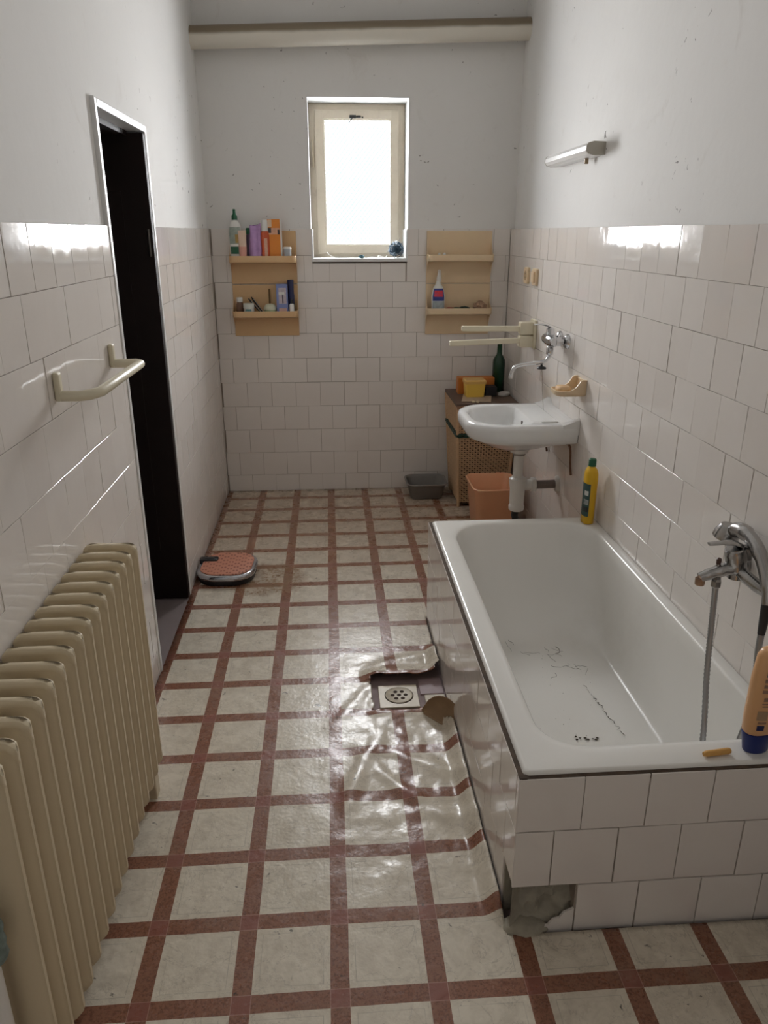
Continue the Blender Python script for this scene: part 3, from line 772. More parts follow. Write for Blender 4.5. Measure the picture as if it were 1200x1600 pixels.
# ---------------------------------------------------------------- washbasin
sink = thing('washbasin', 'white ceramic wall-hung washbasin with chained plug', 'washbasin', (WR, 3.435, .60))
sy0, sy1, sx0 = 3.19, 3.685, .612
RF = .155
def sring(ins, z, dx=0, r=RF, rb=.012, xb=None, insy=None):
    iy = ins if insy is None else insy
    return rrect(sx0 + ins + dx, (WR - .001) if xb is None else xb, sy0 + iy, sy1 - iy, (rb, max(.01, r - ins * .3), max(.01, r - ins * .3), rb), z, 10)
rings = [sring(.17, .630, r=.12, xb=.945, insy=.165, rb=.06), sring(.115, .655, r=.14, xb=.975, insy=.105, rb=.06), sring(.055, .690, r=.155, xb=1.03, insy=.035, rb=.02), sring(.028, .704, insy=.006), sring(.012, .712, insy=.001), sring(.0, .735), sring(-.002, .765), sring(.002, .780), sring(.010, .786),
         sring(.028, .786), ]
inn = lambda ins, z, xb, r: rrect(sx0 + .040 + ins, xb, sy0 + .055 + ins * .8, sy1 - .055 - ins * .8, (.05, r, r, .05), z, 10)
rings += [inn(-.004, .784, .914, .14), inn(.004, .776, .906, .135), inn(.018, .735, .895, .12), inn(.038, .690, .878, .105), inn(.068, .664, .85, .085), inn(.105, .656, .82, .06)]
bm = ring_loft(B(), rings)
obj('basin', bm, CERAMIC, sink, True, 1.0)
# raised back ledge with swept ends
poly = [(sy0, .745), (sy0, .808), (sy0 + .012, .816), (sy0 + .03, .812), (sy0 + .05, .797), (sy0 + .075, .790), (sy1 - .075, .790), (sy1 - .05, .797), (sy1 - .03, .812), (sy1 - .012, .816), (sy1, .808), (sy1, .745)]
bm = B()
A = [[bm.verts.new((xx, y, z if f == 1 else min(z, .787 + (z - .787) * f if z > .787 else z))) for y, z in poly] for xx, f in ((WR - .001, 1), (WR - .016, 1), (WR - .03, .75), (WR - .055, .25), (WR - .075, .0))]
for a, b in zip(A, A[1:]):
    for i in range(len(poly) - 1): bm.faces.new((a[i], a[i + 1], b[i + 1], b[i]))
    bm.faces.new((a[0], b[0], b[-1], a[-1]))
bm.faces.new(A[0]); bm.faces.new(A[-1])
obj('back_ledge', bm, CERAMIC, sink, True, .9)
bm = bx(.945, 1.02, 3.262, 3.272, .786, .7905, bev=.002)
obj('soap_ridge', bm, CERAMIC, sink)
bm = lathe(0, 0, [(-.0015, .011), (.0015, .011)], 12)
bmesh.ops.rotate(bm, verts=bm.verts, matrix=Matrix.Rotation(PI / 2, 3, 'Y')); bmesh.ops.translate(bm, verts=bm.verts, vec=(.8975, 3.43, .745))
obj('overflow_hole', bm, DARKHOLE, sink)
obj('drain_ring', lathe(.75, 3.437, [(.6555, .024), (.6585, .024), (.6585, .012), (.657, .002)], 18), CHROME, sink, True)
# iron brackets under the basin
for y_ in (3.235, 3.64):
    bm = B(); tube(bm, smoothp([(.775, y_, .700), (.93, y_, .700), (1.03, y_, .697), (1.066, y_, .690), (1.078, y_, .660), (1.082, y_, .60), (1.090, y_, .545)], 4), .0055, 8)
    obj('bracket', bm, RUST, sink, True)
# trap
tp = thing('drain_trap', 'white plastic bottle trap hanging under the washbasin', 'trap', (.89, 3.437, .29))
obj('down_pipe', lathe(.895, 3.437, [(.455, .024), (.60, .024), (.602, .042), (.612, .046), (.628, .046)], 20), WHITEPL, tp, True)
obj('collar', lathe(.895, 3.437, [(.588, .029), (.592, .031), (.600, .031), (.602, .029)], 20), M('grey_seal', (.3, .27, .24), .6), tp, True)
obj('bottle', lathe(.898, 3.437, [(.306, .032), (.312, .037), (.330, .038), (.335, .0345), (.345, .0345), (.415, .036), (.45, .042), (.468, .042), (.475, .034), (.478, .026)], 22), WHITEPL, tp, True)
bm = tube(B(), [(.90, 3.437, .435), (.968, 3.437, .435)], .027, 16)
obj('side_outlet', bm, WHITEPL, tp, True)
bm = tube(B(), [(.962, 3.437, .435), (.972, 3.437, .435), (.984, 3.437, .435)], [.034, .036, .034], 16)
obj('outlet_nut', bm, WHITEPL, tp, True)
bm = tube(B(), [(.98, 3.437, .435), (1.085, 3.437, .436)], .021, 16)
obj('wall_pipe', bm, M('grey_brown_pipe', (.20, .16, .14), .5, var=.3), tp, True)
bm = tube(B(), [(1.080, 3.437, .436), (1.088, 3.437, .436), (1.0965, 3.437, .436)], [.032, .040, .043], 16)
obj('wall_flange', bm, M('plaster_flange', (.62, .58, .53), .7, var=.2), tp, True)
bm = tube(B(), smoothp([(.895, 3.437, .308), (.90, 3.46, .26), (.94, 3.50, .18), (.97, 3.54, .08), (.98, 3.60, .022), (.98, 3.68, .018)], 5), .017, 10)
o = obj('hose', bm, M('black_rubber', (.02, .02, .02), .6), tp, True); o['label'] = 'black rubber hose below the trap'

# wall tap
tap = thing('wall_tap', 'chrome wall tap with long curved spout over the washbasin', 'tap', (WR, 3.5, 1.12))
def tubeobj(name, pts, r, mat, parent, n=14, k=5, flat=1.0):
    p = smoothp(pts, k) if k else pts
    return obj(name, tube(B(), p, r, n, flat), mat, parent, True)
for y_ in (3.455, 3.575):
    r_ = obj('rosette', tube(B(), [(WR - .0005, y_, 1.118), (WR - .008, y_, 1.118), (WR - .018, y_, 1.118), (WR - .024, y_, 1.118)], [.034, .034, .026, .016], 20), CHROME, tap, True)
    obj('connector', tube(B(), [(WR - .02, y_, 1.118), (WR - .036, y_, 1.118), (WR - .037, y_, 1.118), (WR - .06, y_, 1.118)], [.012, .012, .021, .021], 12), CHROME, tap, True, )
obj('body', tube(B(), [(1.028, 3.44, 1.118), (1.028, 3.45, 1.118), (1.028, 3.48, 1.118), (1.028, 3.49, 1.118), (1.028, 3.54, 1.118), (1.028, 3.55, 1.118), (1.028, 3.585, 1.118), (1.028, 3.592, 1.118)], [.016, .023, .023, .027, .027, .023, .023, .016], 18), CHROME, tap, True)
obj('cartridge', lathe(1.026, 3.515, [(1.12, .022), (1.148, .022), (1.152, .019), (1.170, .019), (1.176, .012)], 18), CHROME, tap, True)
tubeobj('lever', [(1.035, 3.515, 1.170), (1.01, 3.513, 1.184), (.98, 3.511, 1.190), (.945, 3.509, 1.189)], [.012] * 5 + [.011] * 5 + [.008] * 6, CHROME, tap, 12, 5, .45)
tubeobj('spout', [(1.028, 3.51, 1.10), (1.028, 3.508, 1.065), (1.026, 3.506, 1.045), (1.012, 3.504, 1.026), (.985, 3.502, 1.017), (.93, 3.498, 1.012), (.885, 3.495, 1.006), (.862, 3.494, .996), (.850, 3.494, .975), (.847, 3.494, .952)], .0088, CHROME, tap, 14, 4)
obj('spout_nut', lathe(1.028, 3.508, [(1.052, .014), (1.056, .017), (1.084, .017), (1.088, .014)], 12), CHROME, tap, True)
obj('spout_tip', lathe(.8468, 3.494, [(.946, .0105), (.962, .0105), (.964, .009)], 14), CHROME, tap, True)
# plug on its chain, hung over the spout
pg = thing('sink_plug', 'black rubber plug on a thin chain hung over the tap spout', 'plug', (.993, 3.50, .79))
obj('plug', lathe(.992, 3.50, [(.985, .010), (.987, .022), (.992, .0225), (.996, .019), (1.000, .007), (1.008, .004)], 16), BLACK, pg, True)
bm = B()
for i in range(58):
    z = .985 - i * .0034
    blob(bm, (.994 + .0006 * i * .6, 3.497, z), .0018, 1, 1, 1.1, 0, 1)
obj('chain', bm, M('chain_metal', (.25, .22, .18), .35, .9), pg)
# soap dish
sd = thing('soap_dish', 'cream plastic soap dish on the tiles right of the tap', 'soap dish', (WR, 3.21, .93))
bm = ring_loft(B(), [rrect(.975, WR - .001, 3.155, 3.265, (.008, .03, .03, .008), .925, 6), rrect(.968, WR - .001, 3.15, 3.27, (.008, .034, .034, .008), .934, 6), rrect(.966, WR - .001, 3.148, 3.272, (.008, .034, .034, .008), .948, 6), rrect(.971, WR - .004, 3.153, 3.267, (.008, .03, .03, .008), .949, 6), rrect(.976, WR - .02, 3.158, 3.262, (.008, .026, .026, .008), .939, 6)])
obj('tray', bm, CREAMPLASTIC, sd, True, .9)
for (a, b) in ((3.148, 3.156), (3.264, 3.272)):
    poly = [(1.0955, .932)] + [(1.010, .946)] + [(1.0955 - .015 - .070 * (1 - math.sin(x)), .992 - .046 * (1 - math.cos(x))) for x in (1.45, 1.2, .9, .6, .3, 0)][::1] + [(1.0955, .995)]
    poly = [(1.0955, .932), (1.005, .94), (1.018, .948), (1.035, .953), (1.050, .963), (1.060, .977), (1.068, .990), (1.078, .996), (1.0955, .996)]
    obj('cheek', prism(B(), poly, 'y', a, b), CREAMPLASTIC, sd)
obj('back_plate', bx(WR - .008, WR - .001, 3.15, 3.27, .93, .992, bev=.002), CREAMPLASTIC, sd)
bm = lathe(1.012, 3.21, [(.9400, .026, .038), (.945, .031, .043), (.953, .031, .043), (.961, .026, .036), (.964, .012, .02)], 20, 2.6)
one('soap_bar', bm, M('old_soap', (.66, .43, .22), .5, var=.1), (1.012, 3.21, .9395), 'worn tan bar of soap lying in the cream soap dish', 'soap', smooth=True)

# ---------------------------------------------------------------- towel holder with two swinging arms
th = thing('towel_holder', 'cream plastic towel holder with two arms reaching out from the right wall', 'towel holder', (WR, 4.05, 1.0))
obj('wall_plate', bx(WR - .014, WR - .0005, 4.0, 4.1, 1.005, 1.155, bev=.005), IVORY, th)
obj('pivot_block', bx(WR - .085, WR - .012, 4.02, 4.08, 1.078, 1.142, bev=.006), IVORY, th)
obj('pivot_block', bx(WR - .085, WR - .012, 4.02, 4.08, 1.012, 1.072, bev=.006), IVORY, th)
for (z, tip) in ((1.107, (.700, 4.035, 1.112)), (1.047, (.632, 4.0, 1.040))):
    bm = B(); a = Vector((WR - .05, 4.05, z)); b = Vector(tip)
    dv = (b - a).normalized(); s_ = dv.cross(Vector((0, 0, 1))).normalized()
    rg = []
    for p, k in ((a, 1), (b - dv * .004, 1), (b, .75)):
        rg.append([tuple(p + s_ * u * k + Vector((0, 0, v * k))) for u, v in ((-.009, -.0135), (.009, -.0135), (.011, -.010), (.011, .010), (.009, .0135), (-.009, .0135), (-.011, .010), (-.011, -.010))])
    obj('arm', ring_loft(bm, rg), IVORY, th)

# ---------------------------------------------------------------- shelf units on the back wall
def shelf_unit(label, x0, x1, mat, lips):
    t_ = thing('wall_shelf', label, 'shelf', ((x0 + x1) / 2, YB, .998))
    for (z0, z1), lip in zip(((.998, 1.297), (1.301, 1.597)), lips):
        md = obj('back_panel', bx(x0, x1, YB - .0085, YB - .0015, z0, z1, bev=.002), mat, t_)
        dep = .118; yf = YB - dep; zl, zt_ = lip - .040, lip
        bm = ring_loft(B(), [rrect(x0 + .006, x1 - .006, yf + .012, YB - .006, (.004, .004, .024, .024), zl, 5), rrect(x0 + .002, x1 - .002, yf + .003, YB - .006, (.004, .004, .026, .026), zl + .006, 5), rrect(x0, x1, yf, YB - .006, (.004, .004, .028, .028), zt_ - .002, 5), rrect(x0 + .001, x1 - .001, yf + .001, YB - .006, (.004, .004, .028, .028), zt_, 5),
                             rrect(x0 + .005, x1 - .005, yf + .005, YB - .006, (.004, .004, .026, .026), zt_ - .001, 5), rrect(x0 + .007, x1 - .007, yf + .007, YB - .006, (.004, .004, .024, .024), zl + .006, 5)])
        obj('tray', bm, mat, t_, True, .8)
        yb = YB - .004
        arc_u = [(yb - (dep - .034) * (1 - math.sin(a)), zt_ - .002 + (z1 - zt_ - .012) * (1 - math.cos(a))) for a in [PI / 2 * i / 8 for i in range(9)]]
        arc_d = [(yb - (dep - .034) * (1 - math.sin(a)), zl + .004 - (zl - z0 - .01) * (1 - math.cos(a))) for a in [PI / 2 * i / 8 for i in range(9)]]
        poly = [(yb - dep + .034, zt_ - .002)] + arc_u[1:] + list(reversed(arc_d[1:])) + [(yb - dep + .034, zl + .004)]
        for xx in (x0 + .0005, x1 - .0045):
            obj('side_cheek', prism(B(), poly, 'x', xx, xx + .004), mat, t_)
    return t_
shelf_unit('amber plastic wall shelf crowded with bottles left of the window', -.566, -.180, AMBERPLASTIC, (1.152, 1.461))
shelf_unit('cream plastic wall shelf right of the window with spray bottle', .592, .984, CREAMPLASTIC, (1.162, 1.466))

UZ, LZ = 1.4272, 1.1182     # tray floors of the left unit
WHT = M('bottle_white', (.74, .73, .69), .3); ORANGE = M('orange_print', (.72, .24, .03), .4, var=.12); RED = M('red_bottle', (.60, .10, .03), .3, var=.1)
NAVY = M('navy_plastic', (.012, .015, .07), .3); PURPLE = M('purple_foil', (.42, .25, .47), .22, .35, var=.3, scale=50); PINK = M('pink_tube', (.72, .36, .28), .35); PALEPINK = M('pale_pink_tube', (.74, .55, .42), .35)
BROWNGL = M('brown_jar', (.16, .085, .055), .2); GREENSOAP = M('pale_green', (.42, .50, .30), .45); BLUEP = M('blue_carton', (.22, .27, .52), .45); DARKPURP = M('dark_violet', (.10, .06, .12), .35)
yit = YB - .062
def bottle(name, label, cat, cx, cy, z0, prof, mat, e=2.0, rot=0.0, extra=(), n=22, group=None, mainname='body'):
    """prof relative to z0; extra: (partname, prof, mat)"""
    t_ = thing(name, label, cat, (cx, cy, z0), group)
    P0 = [(z0 + p[0],) + tuple(p[1:]) for p in prof]
    b = obj(mainname, lathe(cx, cy, P0, n, e, rot), mat, t_, True, 1.0)
    for it in extra:
        if it[0] == 'patch':
            _, nm, za, zb, a0, a1, mt = it
            obj(nm, patch(P0, cx, cy, z0 + za, z0 + zb, a0, a1, e, rot), mt, b, True, 3)
        else:
            obj(it[0], lathe(cx, cy, [(z0 + p[0],) + tuple(p[1:]) for p in it[1]], 18, 2.0, rot), it[2], t_, True, 1.0)
    return t_
bottle('dish_soap_bottle', 'white dish soap bottle with green cap at the left end of upper left shelf', 'bottle', -.522, yit - .005, UZ,
       [(0, .034, .022), (.006, .037, .025), (.09, .037, .025), (.15, .038, .025), (.19, .034, .023), (.215, .024, .018), (.226, .013, .013), (.230, .013, .013)], WHT, 2.5,
       extra=[('cap', [(.228, .017), (.252, .016), (.256, .010), (.268, .008), (.284, .008), (.286, .005)], GREENPL),
              ('patch', 'label', .10, .19, 215, 325, M('label_teal', (.33, .38, .33), .5, var=.4, scale=60)), ('patch', 'picture', .105, .15, 270, 322, M('label_lemon', (.40, .25, .06), .5, var=.5, scale=70)), ('patch', 'leaf_mark', .045, .085, 225, 290, M('label_green', (.02, .12, .06), .5, var=.4))])
bottle('hand_cream_tube', 'pink tube of cream standing on a dark cap beside the dish soap', 'tube', -.482, yit - .028, UZ,
       [(.022, .020, .018), (.06, .022, .016), (.12, .023, .010), (.165, .024, .004), (.172, .024, .002)], PALEPINK, 2.2, extra=[('cap', [(0, .019, .018), (.022, .019, .018)], BLACK), ('patch', 'lower_print', .03, .085, 200, 340, PINK)])
bottle('shampoo_bottle', 'dark violet bottle with green cap half hidden behind pink tube', 'bottle', -.448, yit + .010, UZ, [(0, .024, .02), (.09, .024, .02), (.13, .021, .018), (.150, .012, .012), (.155, .012, .012)], DARKPURP, 2.4, extra=[('cap', [(.153, .015), (.178, .016), (.186, .012)], GREENPL)])
bm = B(); gq = []
for i in range(9):
    f = i / 8; wz = UZ + .002 + f * .20; row = []
    for j in range(24):
        a = 2 * PI * j / 24; dpt = .020 * (1 - f) ** .6 + .003
        wdt = .034 + .003 * math.sin(f * 5) + .003 * nz(j * .4, f, 3, 3)
        row.append((-.410 + wdt * math.cos(a) + .004 * f, yit - .025 + dpt * math.sin(a) + .006 * nz(j * .7, f * 3, 2, 1) * f, wz + .010 * (math.cos(a) * .5 + .5 * math.cos(2 * a)) * f))
    gq.append(row)
ring_loft(bm, gq)
one('refill_pouch', bm, PURPLE, (-.410, yit - .025, UZ), 'shiny purple refill pouch in the middle of the upper left shelf', 'pouch', smooth=True)
bottle('lotion_bottle', 'red orange lotion bottle with white cap between pouch and orange carton', 'bottle', -.352, yit - .020, UZ, [(0, .022, .018), (.005, .025, .020), (.14, .025, .020), (.166, .022, .018), (.170, .014, .014)], RED, 2.5,
       extra=[('cap', [(.168, .021, .018), (.224, .019, .017), (.228, .015, .014)], WHT), ('patch', 'print', .03, .13, 262, 292, M('pale_print', (.72, .42, .30), .5, var=.3, scale=90))])
t_ = thing('orange_carton', 'tall orange printed carton at the right of the upper left shelf', 'carton', (-.298, yit, UZ))
cb = obj('box', bx(-.337, -.264, yit - .028, yit + .018, UZ, UZ + .232, bev=.0015, seg=1), ORANGE, t_)
obj('white_side', bx(-.2655, -.2575, yit - .0285, yit + .0175, UZ, UZ + .232), WHT, t_)
obj('picture', bx(-.334, -.268, yit - .0290, yit - .0278, UZ + .150, UZ + .185), M('carton_face', (.70, .38, .25), .5, var=.3, scale=60), cb)
obj('dark_print', bx(-.334, -.316, yit - .0295, yit - .0285, UZ + .158, UZ + .186), M('carton_dark', (.06, .05, .05), .5), cb)
obj('dark_print', bx(-.280, -.268, yit - .0295, yit - .0285, UZ + .150, UZ + .176), M('carton_dark', (.06, .05, .05), .5), cb)
obj('cream_top', bx(-.334, -.312, yit - .0292, yit - .0282, UZ + .190, UZ + .229), M('carton_cream', (.74, .55, .38), .5), cb)
bottle('small_tin', 'small grey and white tin at the right end of upper left shelf', 'tin', -.228, yit - .030, UZ, [(0, .021), (.002, .022), (.070, .022), (.074, .019)], M('grey_tin', (.40, .42, .44), .35, .3, var=.3), 2.6, extra=[('lid', [(.070, .0235), (.080, .0235), (.083, .020)], WHT)])
# lower left tray
bottle('pill_jar', 'brown jar with white lid at the left end of lower left shelf', 'jar', -.523, yit + .004, LZ, [(0, .019), (.003, .021), (.07, .021), (.082, .015), (.085, .015)], BROWNGL, extra=[('lid', [(.084, .018), (.108, .018), (.110, .016)], WHT)])
bottle('cream_jar', 'squat white cream jar on the lower left shelf', 'jar', -.470, yit - .012, LZ, [(0, .029), (.003, .031), (.048, .031), (.052, .028)], WHT, extra=[('lid', [(.050, .0325), (.074, .0325), (.077, .029)], M('jar_lid', (.66, .68, .62), .4)), ('patch', 'print', .034, .046, 240, 300, M('teal_print', (.15, .33, .33), .5))])
for (p, q, lab, c) in (((-.395, yit + .010, LZ + .012), (-.474, yit + .034, LZ + .100), 'black pen with silver stripe leaning left on the lower left shelf', 'pen'), ((-.385, yit + .026, LZ + .012), (-.458, yit + .047, LZ + .108), 'black comb handle leaning behind the black pen', 'comb')):
    t_ = thing(c, lab, c, p); a, b = Vector(p), Vector(q)
    obj('shaft', tube(B(), [a.lerp(b, i / 6) for i in range(7)], [.004, .0055, .0055, .006, .006, .006, .003], 10), BLACK, t_, True)
    obj('stripe', tube(B(), [a.lerp(b, .1) + Vector((.003, -.0045, .003)), a.lerp(b, .85) + Vector((.003, -.0045, .003))], .0022, 6), M('silver', (.6, .6, .6), .3, .9), t_, True)
bottle('soap_tub', 'round pale green tub with domed lid in the middle of lower left shelf', 'tub', -.345, yit - .006, LZ, [(0, .034), (.004, .037), (.040, .037), (.042, .036)], GREENSOAP, extra=[('lid', [(.041, .039), (.050, .038), (.066, .030), (.073, .014), (.074, .004)], M('tub_lid', (.62, .62, .47), .4))])
bm = tube(B(), [(-.350, yit + .042, LZ + .0008), (-.350, yit + .046, LZ + .155)], .0045, 8)
one('wooden_stick', bm, M('brown_stick', (.20, .12, .05), .6), (-.35, yit + .042, LZ), 'thin brown stick standing upright behind the green tub', 'stick', smooth=True)
t_ = thing('toothpaste_carton', 'upright blue and white carton on the lower left shelf', 'carton', (-.270, yit - .012, LZ))
cb = obj('box', bx(-.304, -.238, yit - .034, yit + .008, LZ, LZ + .186, bev=.0015, seg=1), BLUEP, t_)
obj('picture', bx(-.290, -.246, yit - .0352, yit - .0338, LZ + .075, LZ + .165), M('carton_pale', (.55, .48, .52), .5, var=.3, scale=70), cb)
obj('white_swash', bx(-.290, -.256, yit - .0362, yit - .0350, LZ + .125, LZ + .142), WHT, cb)
obj('dark_figure', bx(-.270, -.263, yit - .0362, yit - .0350, LZ + .078, LZ + .130), M('carton_dark2', (.10, .08, .10), .5), cb)
obj('peach_foot', bx(-.290, -.246, yit - .0352, yit - .0338, LZ + .002, LZ + .05), M('carton_peach', (.66, .42, .36), .5), cb)
bottle('deodorant_can', 'tall navy blue bottle at the right end of lower left shelf', 'bottle', -.221, yit + .020, LZ, [(0, .021), (.12, .021), (.128, .019), (.130, .0185), (.205, .0185), (.208, .016)], NAVY)
bottle('nail_polish', 'small white bottle with black cap in front of navy bottle', 'bottle', -.216, yit - .026, LZ, [(0, .014, .012), (.068, .014, .012), (.075, .008, .008)], WHT, 2.6, extra=[('cap', [(.074, .0085), (.098, .008), (.10, .006)], BLACK)])
# right unit
UZ2, LZ2 = 1.4322, 1.1282
for (x, s, lab) in ((.660, .9, 'small white plastic cap, left one on the upper right shelf'), (.690, 1.1, 'small white plastic cap, right one on the upper right shelf')):
    bm = lathe(x, YB - .07, [(UZ2, .012 * s), (UZ2 + .026, .012 * s), (UZ2 + .032, .009 * s), (UZ2 + .042, .006 * s), (UZ2 + .044, .004 * s)], 14)
    one('bottle_cap', bm, WHT, (x, YB - .07, UZ2), lab, 'cap', 'white caps on the upper right shelf', True)
sp = bottle('spray_bottle', 'white trigger spray bottle with blue and red label on right shelf', 'bottle', .660, YB - .060, LZ2,
       [(0, .034, .021), (.005, .040, .026), (.10, .040, .026), (.13, .035, .024), (.150, .030, .020), (.172, .015, .014), (.182, .013, .013), (.186, .013, .013)], WHT, 2.5,
       extra=[('patch', 'label', .075, .146, 215, 325, M('label_blue', (.03, .05, .25), .45, var=.3)), ('patch', 'red_letters', .098, .135, 232, 308, M('label_red', (.62, .04, .06), .45, var=.3, scale=80)), ('patch', 'scene_print', .025, .074, 215, 325, M('label_steel', (.35, .40, .42), .5, var=.4, scale=50))])
bm = lathe(.664, YB - .060, [(LZ2 + .184, .014), (LZ2 + .205, .015), (LZ2 + .225, .010), (LZ2 + .250, .007), (LZ2 + .252, .004)], 14)
obj('nozzle', bm, M('spray_head', (.66, .64, .60), .35), sp, True)
for (x, y, s, col, nm, lab) in ((.738, -.062, .026, (.25, .05, .04), 'sponge_scrap', 'reddish scrap beside the spray bottle'), (.778, -.068, .029, (.02, .06, .035), 'green_scrap', 'dark green crumpled scrap in the middle of lower right shelf'), (.822, -.06, .028, (.025, .05, .035), 'green_scrap', 'dark green crumpled scrap nearer the brown paper'), (.860, -.072, .022, (.10, .03, .03), 'cloth_scrap', 'dark red scrap left of the brown paper')):
    bm = B(); blob(bm, (x, YB + y, LZ2 + s * .72), s, 1.25, .9, .7, .25, 2, rng)
    zmin = min(v.co.z for v in bm.verts)
    for v in bm.verts: v.co.z += LZ2 + .0004 - zmin
    one(nm, bm, M(nm + str(x), col, .7, var=.6, scale=70), (x, YB + y, LZ2), lab, 'scrap')
bm = B(); blob(bm, (.918, YB - .058, LZ2 + .034), .04, 1.05, .8, .85, .16, 3, rng)
zmin = min(v.co.z for v in bm.verts)
for v in bm.verts: v.co.z += LZ2 + .0004 - zmin
one('paper_ball', bm, M('kraft_paper', (.36, .23, .15), .85, var=.3), (.918, YB - .058, LZ2), 'crumpled brown paper at the right end of lower right shelf', 'paper')

# ---------------------------------------------------------------- wicker hamper in the corner
hm = thing('laundry_hamper', 'tall wicker laundry hamper with green braid in the right back corner', 'hamper', (.91, 4.48, 0))
def hcor(z):
    f = z / .655
    return (itp(.768, .728, f), itp(1.060, 1.083, f), itp(4.335, 4.245, f), itp(4.66, 4.69, f))
def weave(z0, z1, rows_, name):
    for face in range(4):
        bm = B()
        def pt(u, z, out):
            x0, x1, y0, y1 = hcor(z)
            return [(x0 + (x1 - x0) * u, y0 - out, z), (x1 + out, y0 + (y1 - y0) * u, z), (x1 - (x1 - x0) * u, y1 + out, z), (x0 - out, y1 - (y1 - y0) * u, z)][face]
        nc = 20
        for r in range(rows_):
            z = z0 + (z1 - z0) * (r + .5) / rows_
            hh = (z1 - z0) / rows_ * .33
            ring = []
            for k in range(nc * 2 + 1):
                u = k / (nc * 2); o_ = .0035 * (1 if (k // 1 + 2 * r) % 4 in (0, 1) else -1) if k % 2 else 0
                o_ = .0048 * math.sin(PI * k / 2 + PI * r)
                ring.append([pt(u, z - hh, o_ - .001), pt(u, z, o_ + .0022), pt(u, z + hh, o_ - .001)])
            vs = [[bm.verts.new(q) for q in p3] for p3 in ring]
            for a, b in zip(vs, vs[1:]):
                bm.faces.new((a[0], b[0], b[1], a[1])); bm.faces.new((a[1], b[1], b[2], a[2]))
        for k in range(1, nc, 1):      # upright stakes
            u = (k) / nc
            a = [pt(u - .010, z0, -.0004), pt(u, z0, .0016), pt(u + .010, z0, -.0004)]; b = [pt(u - .010, z1, -.0004), pt(u, z1, .0016), pt(u + .010, z1, -.0004)]
            va = [bm.verts.new(q) for q in a]; vb = [bm.verts.new(q) for q in b]
            bm.faces.new((va[0], va[1], vb[1], vb[0])); bm.faces.new((va[1], va[2], vb[2], vb[1]))
        tag(obj(name, bm, RATTAN, hm, True, 2), kind='stuff')
weave(.03, .455, 32, 'wicker_side')
weave(.482, .640, 12, 'lid_wicker')
x0, x1, y0, y1 = hcor(.0)
bm = ring_loft(B(), [[(a, b, z) for (a, b) in ((hcor(z)[0] + .006, hcor(z)[2] + .006), (hcor(z)[1] - .006, hcor(z)[2] + .006), (hcor(z)[1] - .006, hcor(z)[3] - .006), (hcor(z)[0] + .006, hcor(z)[3] - .006))] for z in (.02, .645)])
obj('inner_shade', bm, M('hamper_inner_shade', (.06, .03, .018), .9), hm)  # dark inner box, painted-in shade behind the weave gaps
for (i, j) in ((0, 2), (1, 2), (1, 3), (0, 3)):
    a, b = hcor(0), hcor(.645)
    obj('corner_post', tube(B(), [(a[i], a[j], .0), (itp(a[i], b[i], .5), itp(a[j], b[j], .5), .32), (b[i], b[j], .645)], .0095, 10), RATTAN, hm, True)
bm = B(); c_ = hcor(.468); loop = []
for (p, q) in (((c_[0], c_[2]), (c_[1], c_[2])), ((c_[1], c_[2]), (c_[1], c_[3])), ((c_[1], c_[3]), (c_[0], c_[3])), ((c_[0], c_[3]), (c_[0], c_[2]))):
    for k in range(24):
        f = k / 24; loop.append((itp(p[0], q[0], f), itp(p[1], q[1], f)))
ctr = Vector(((c_[0] + c_[1]) / 2, (c_[2] + c_[3]) / 2))
for ph in (0, 1):
    pts = [Vector((x + (x - ctr.x) * .035, y + (y - ctr.y) * .03, .468 + .008 * math.sin(i * 1.3 + ph * PI))) for i, (x, y) in enumerate(loop)]
    tube(bm, pts + [pts[0]], .0075, 6)
o = obj('green_braid', bm, M('dark_green_braid', (.012, .045, .03), .5, var=.5), hm, True); tag(o, 'dark green braided rim', kind='stuff')
c_ = hcor(.655)
obj('top_board', bx(c_[0] - .006, c_[1] + .003, c_[2] - .006, c_[3] + .004, .644, .664, bev=.003), M('dark_board', (.115, .07, .05), .6, var=.2), hm)
obj('front_trim', bx(c_[0] - .004, c_[1] + .002, c_[2] - .0085, c_[2] - .004, .630, .652), M('trim_brown', (.30, .16, .09), .6), hm)
TZ = .6645
bm = bx(-.085, .085, -.13, .13, 0, .005, bev=.0015, seg=1)
bmesh.ops.rotate(bm, verts=bm.verts, matrix=Matrix.Rotation(-.22, 3, 'Z')); bmesh.ops.translate(bm, verts=bm.verts, vec=(.870, 4.405, TZ))
one('cardboard_piece', bm, M('worn_cardboard', (.40, .30, .21), .8, var=.2, scale=30), (.870, 4.405, TZ), 'beige cardboard sheet under the yellow box on the hamper', 'cardboard')
yb_ = thing('yellow_box', 'small yellow plastic box with lid on top of the hamper', 'box', (.858, 4.44, TZ + .0055))
YEL = M('yellow_plastic', (.84, .56, .09), .4, var=.05)
obj('box', ring_loft(B(), [rrect(.805, .910, 4.395, 4.485, .008, TZ + .0055, 4), rrect(.798, .917, 4.388, 4.492, .010, TZ + .085, 4)]), YEL, yb_, True, .6)
obj('lid', ring_loft(B(), [rrect(.794, .921, 4.384, 4.496, .010, TZ + .084, 4), rrect(.794, .921, 4.384, 4.496, .010, TZ + .100, 4), rrect(.799, .916, 4.389, 4.491, .010, TZ + .106, 4)]), M('amber_lid', (.70, .42, .11), .4), yb_, True, .6)
obk = thing('black_box', 'black box under the orange packet behind the yellow box', 'box', (.955, 4.52, TZ))
obj('box', bx(.925, .995, 4.43, 4.51, TZ, TZ + .058, bev=.004), M('matt_black', (.012, .011, .014), .6), obk)
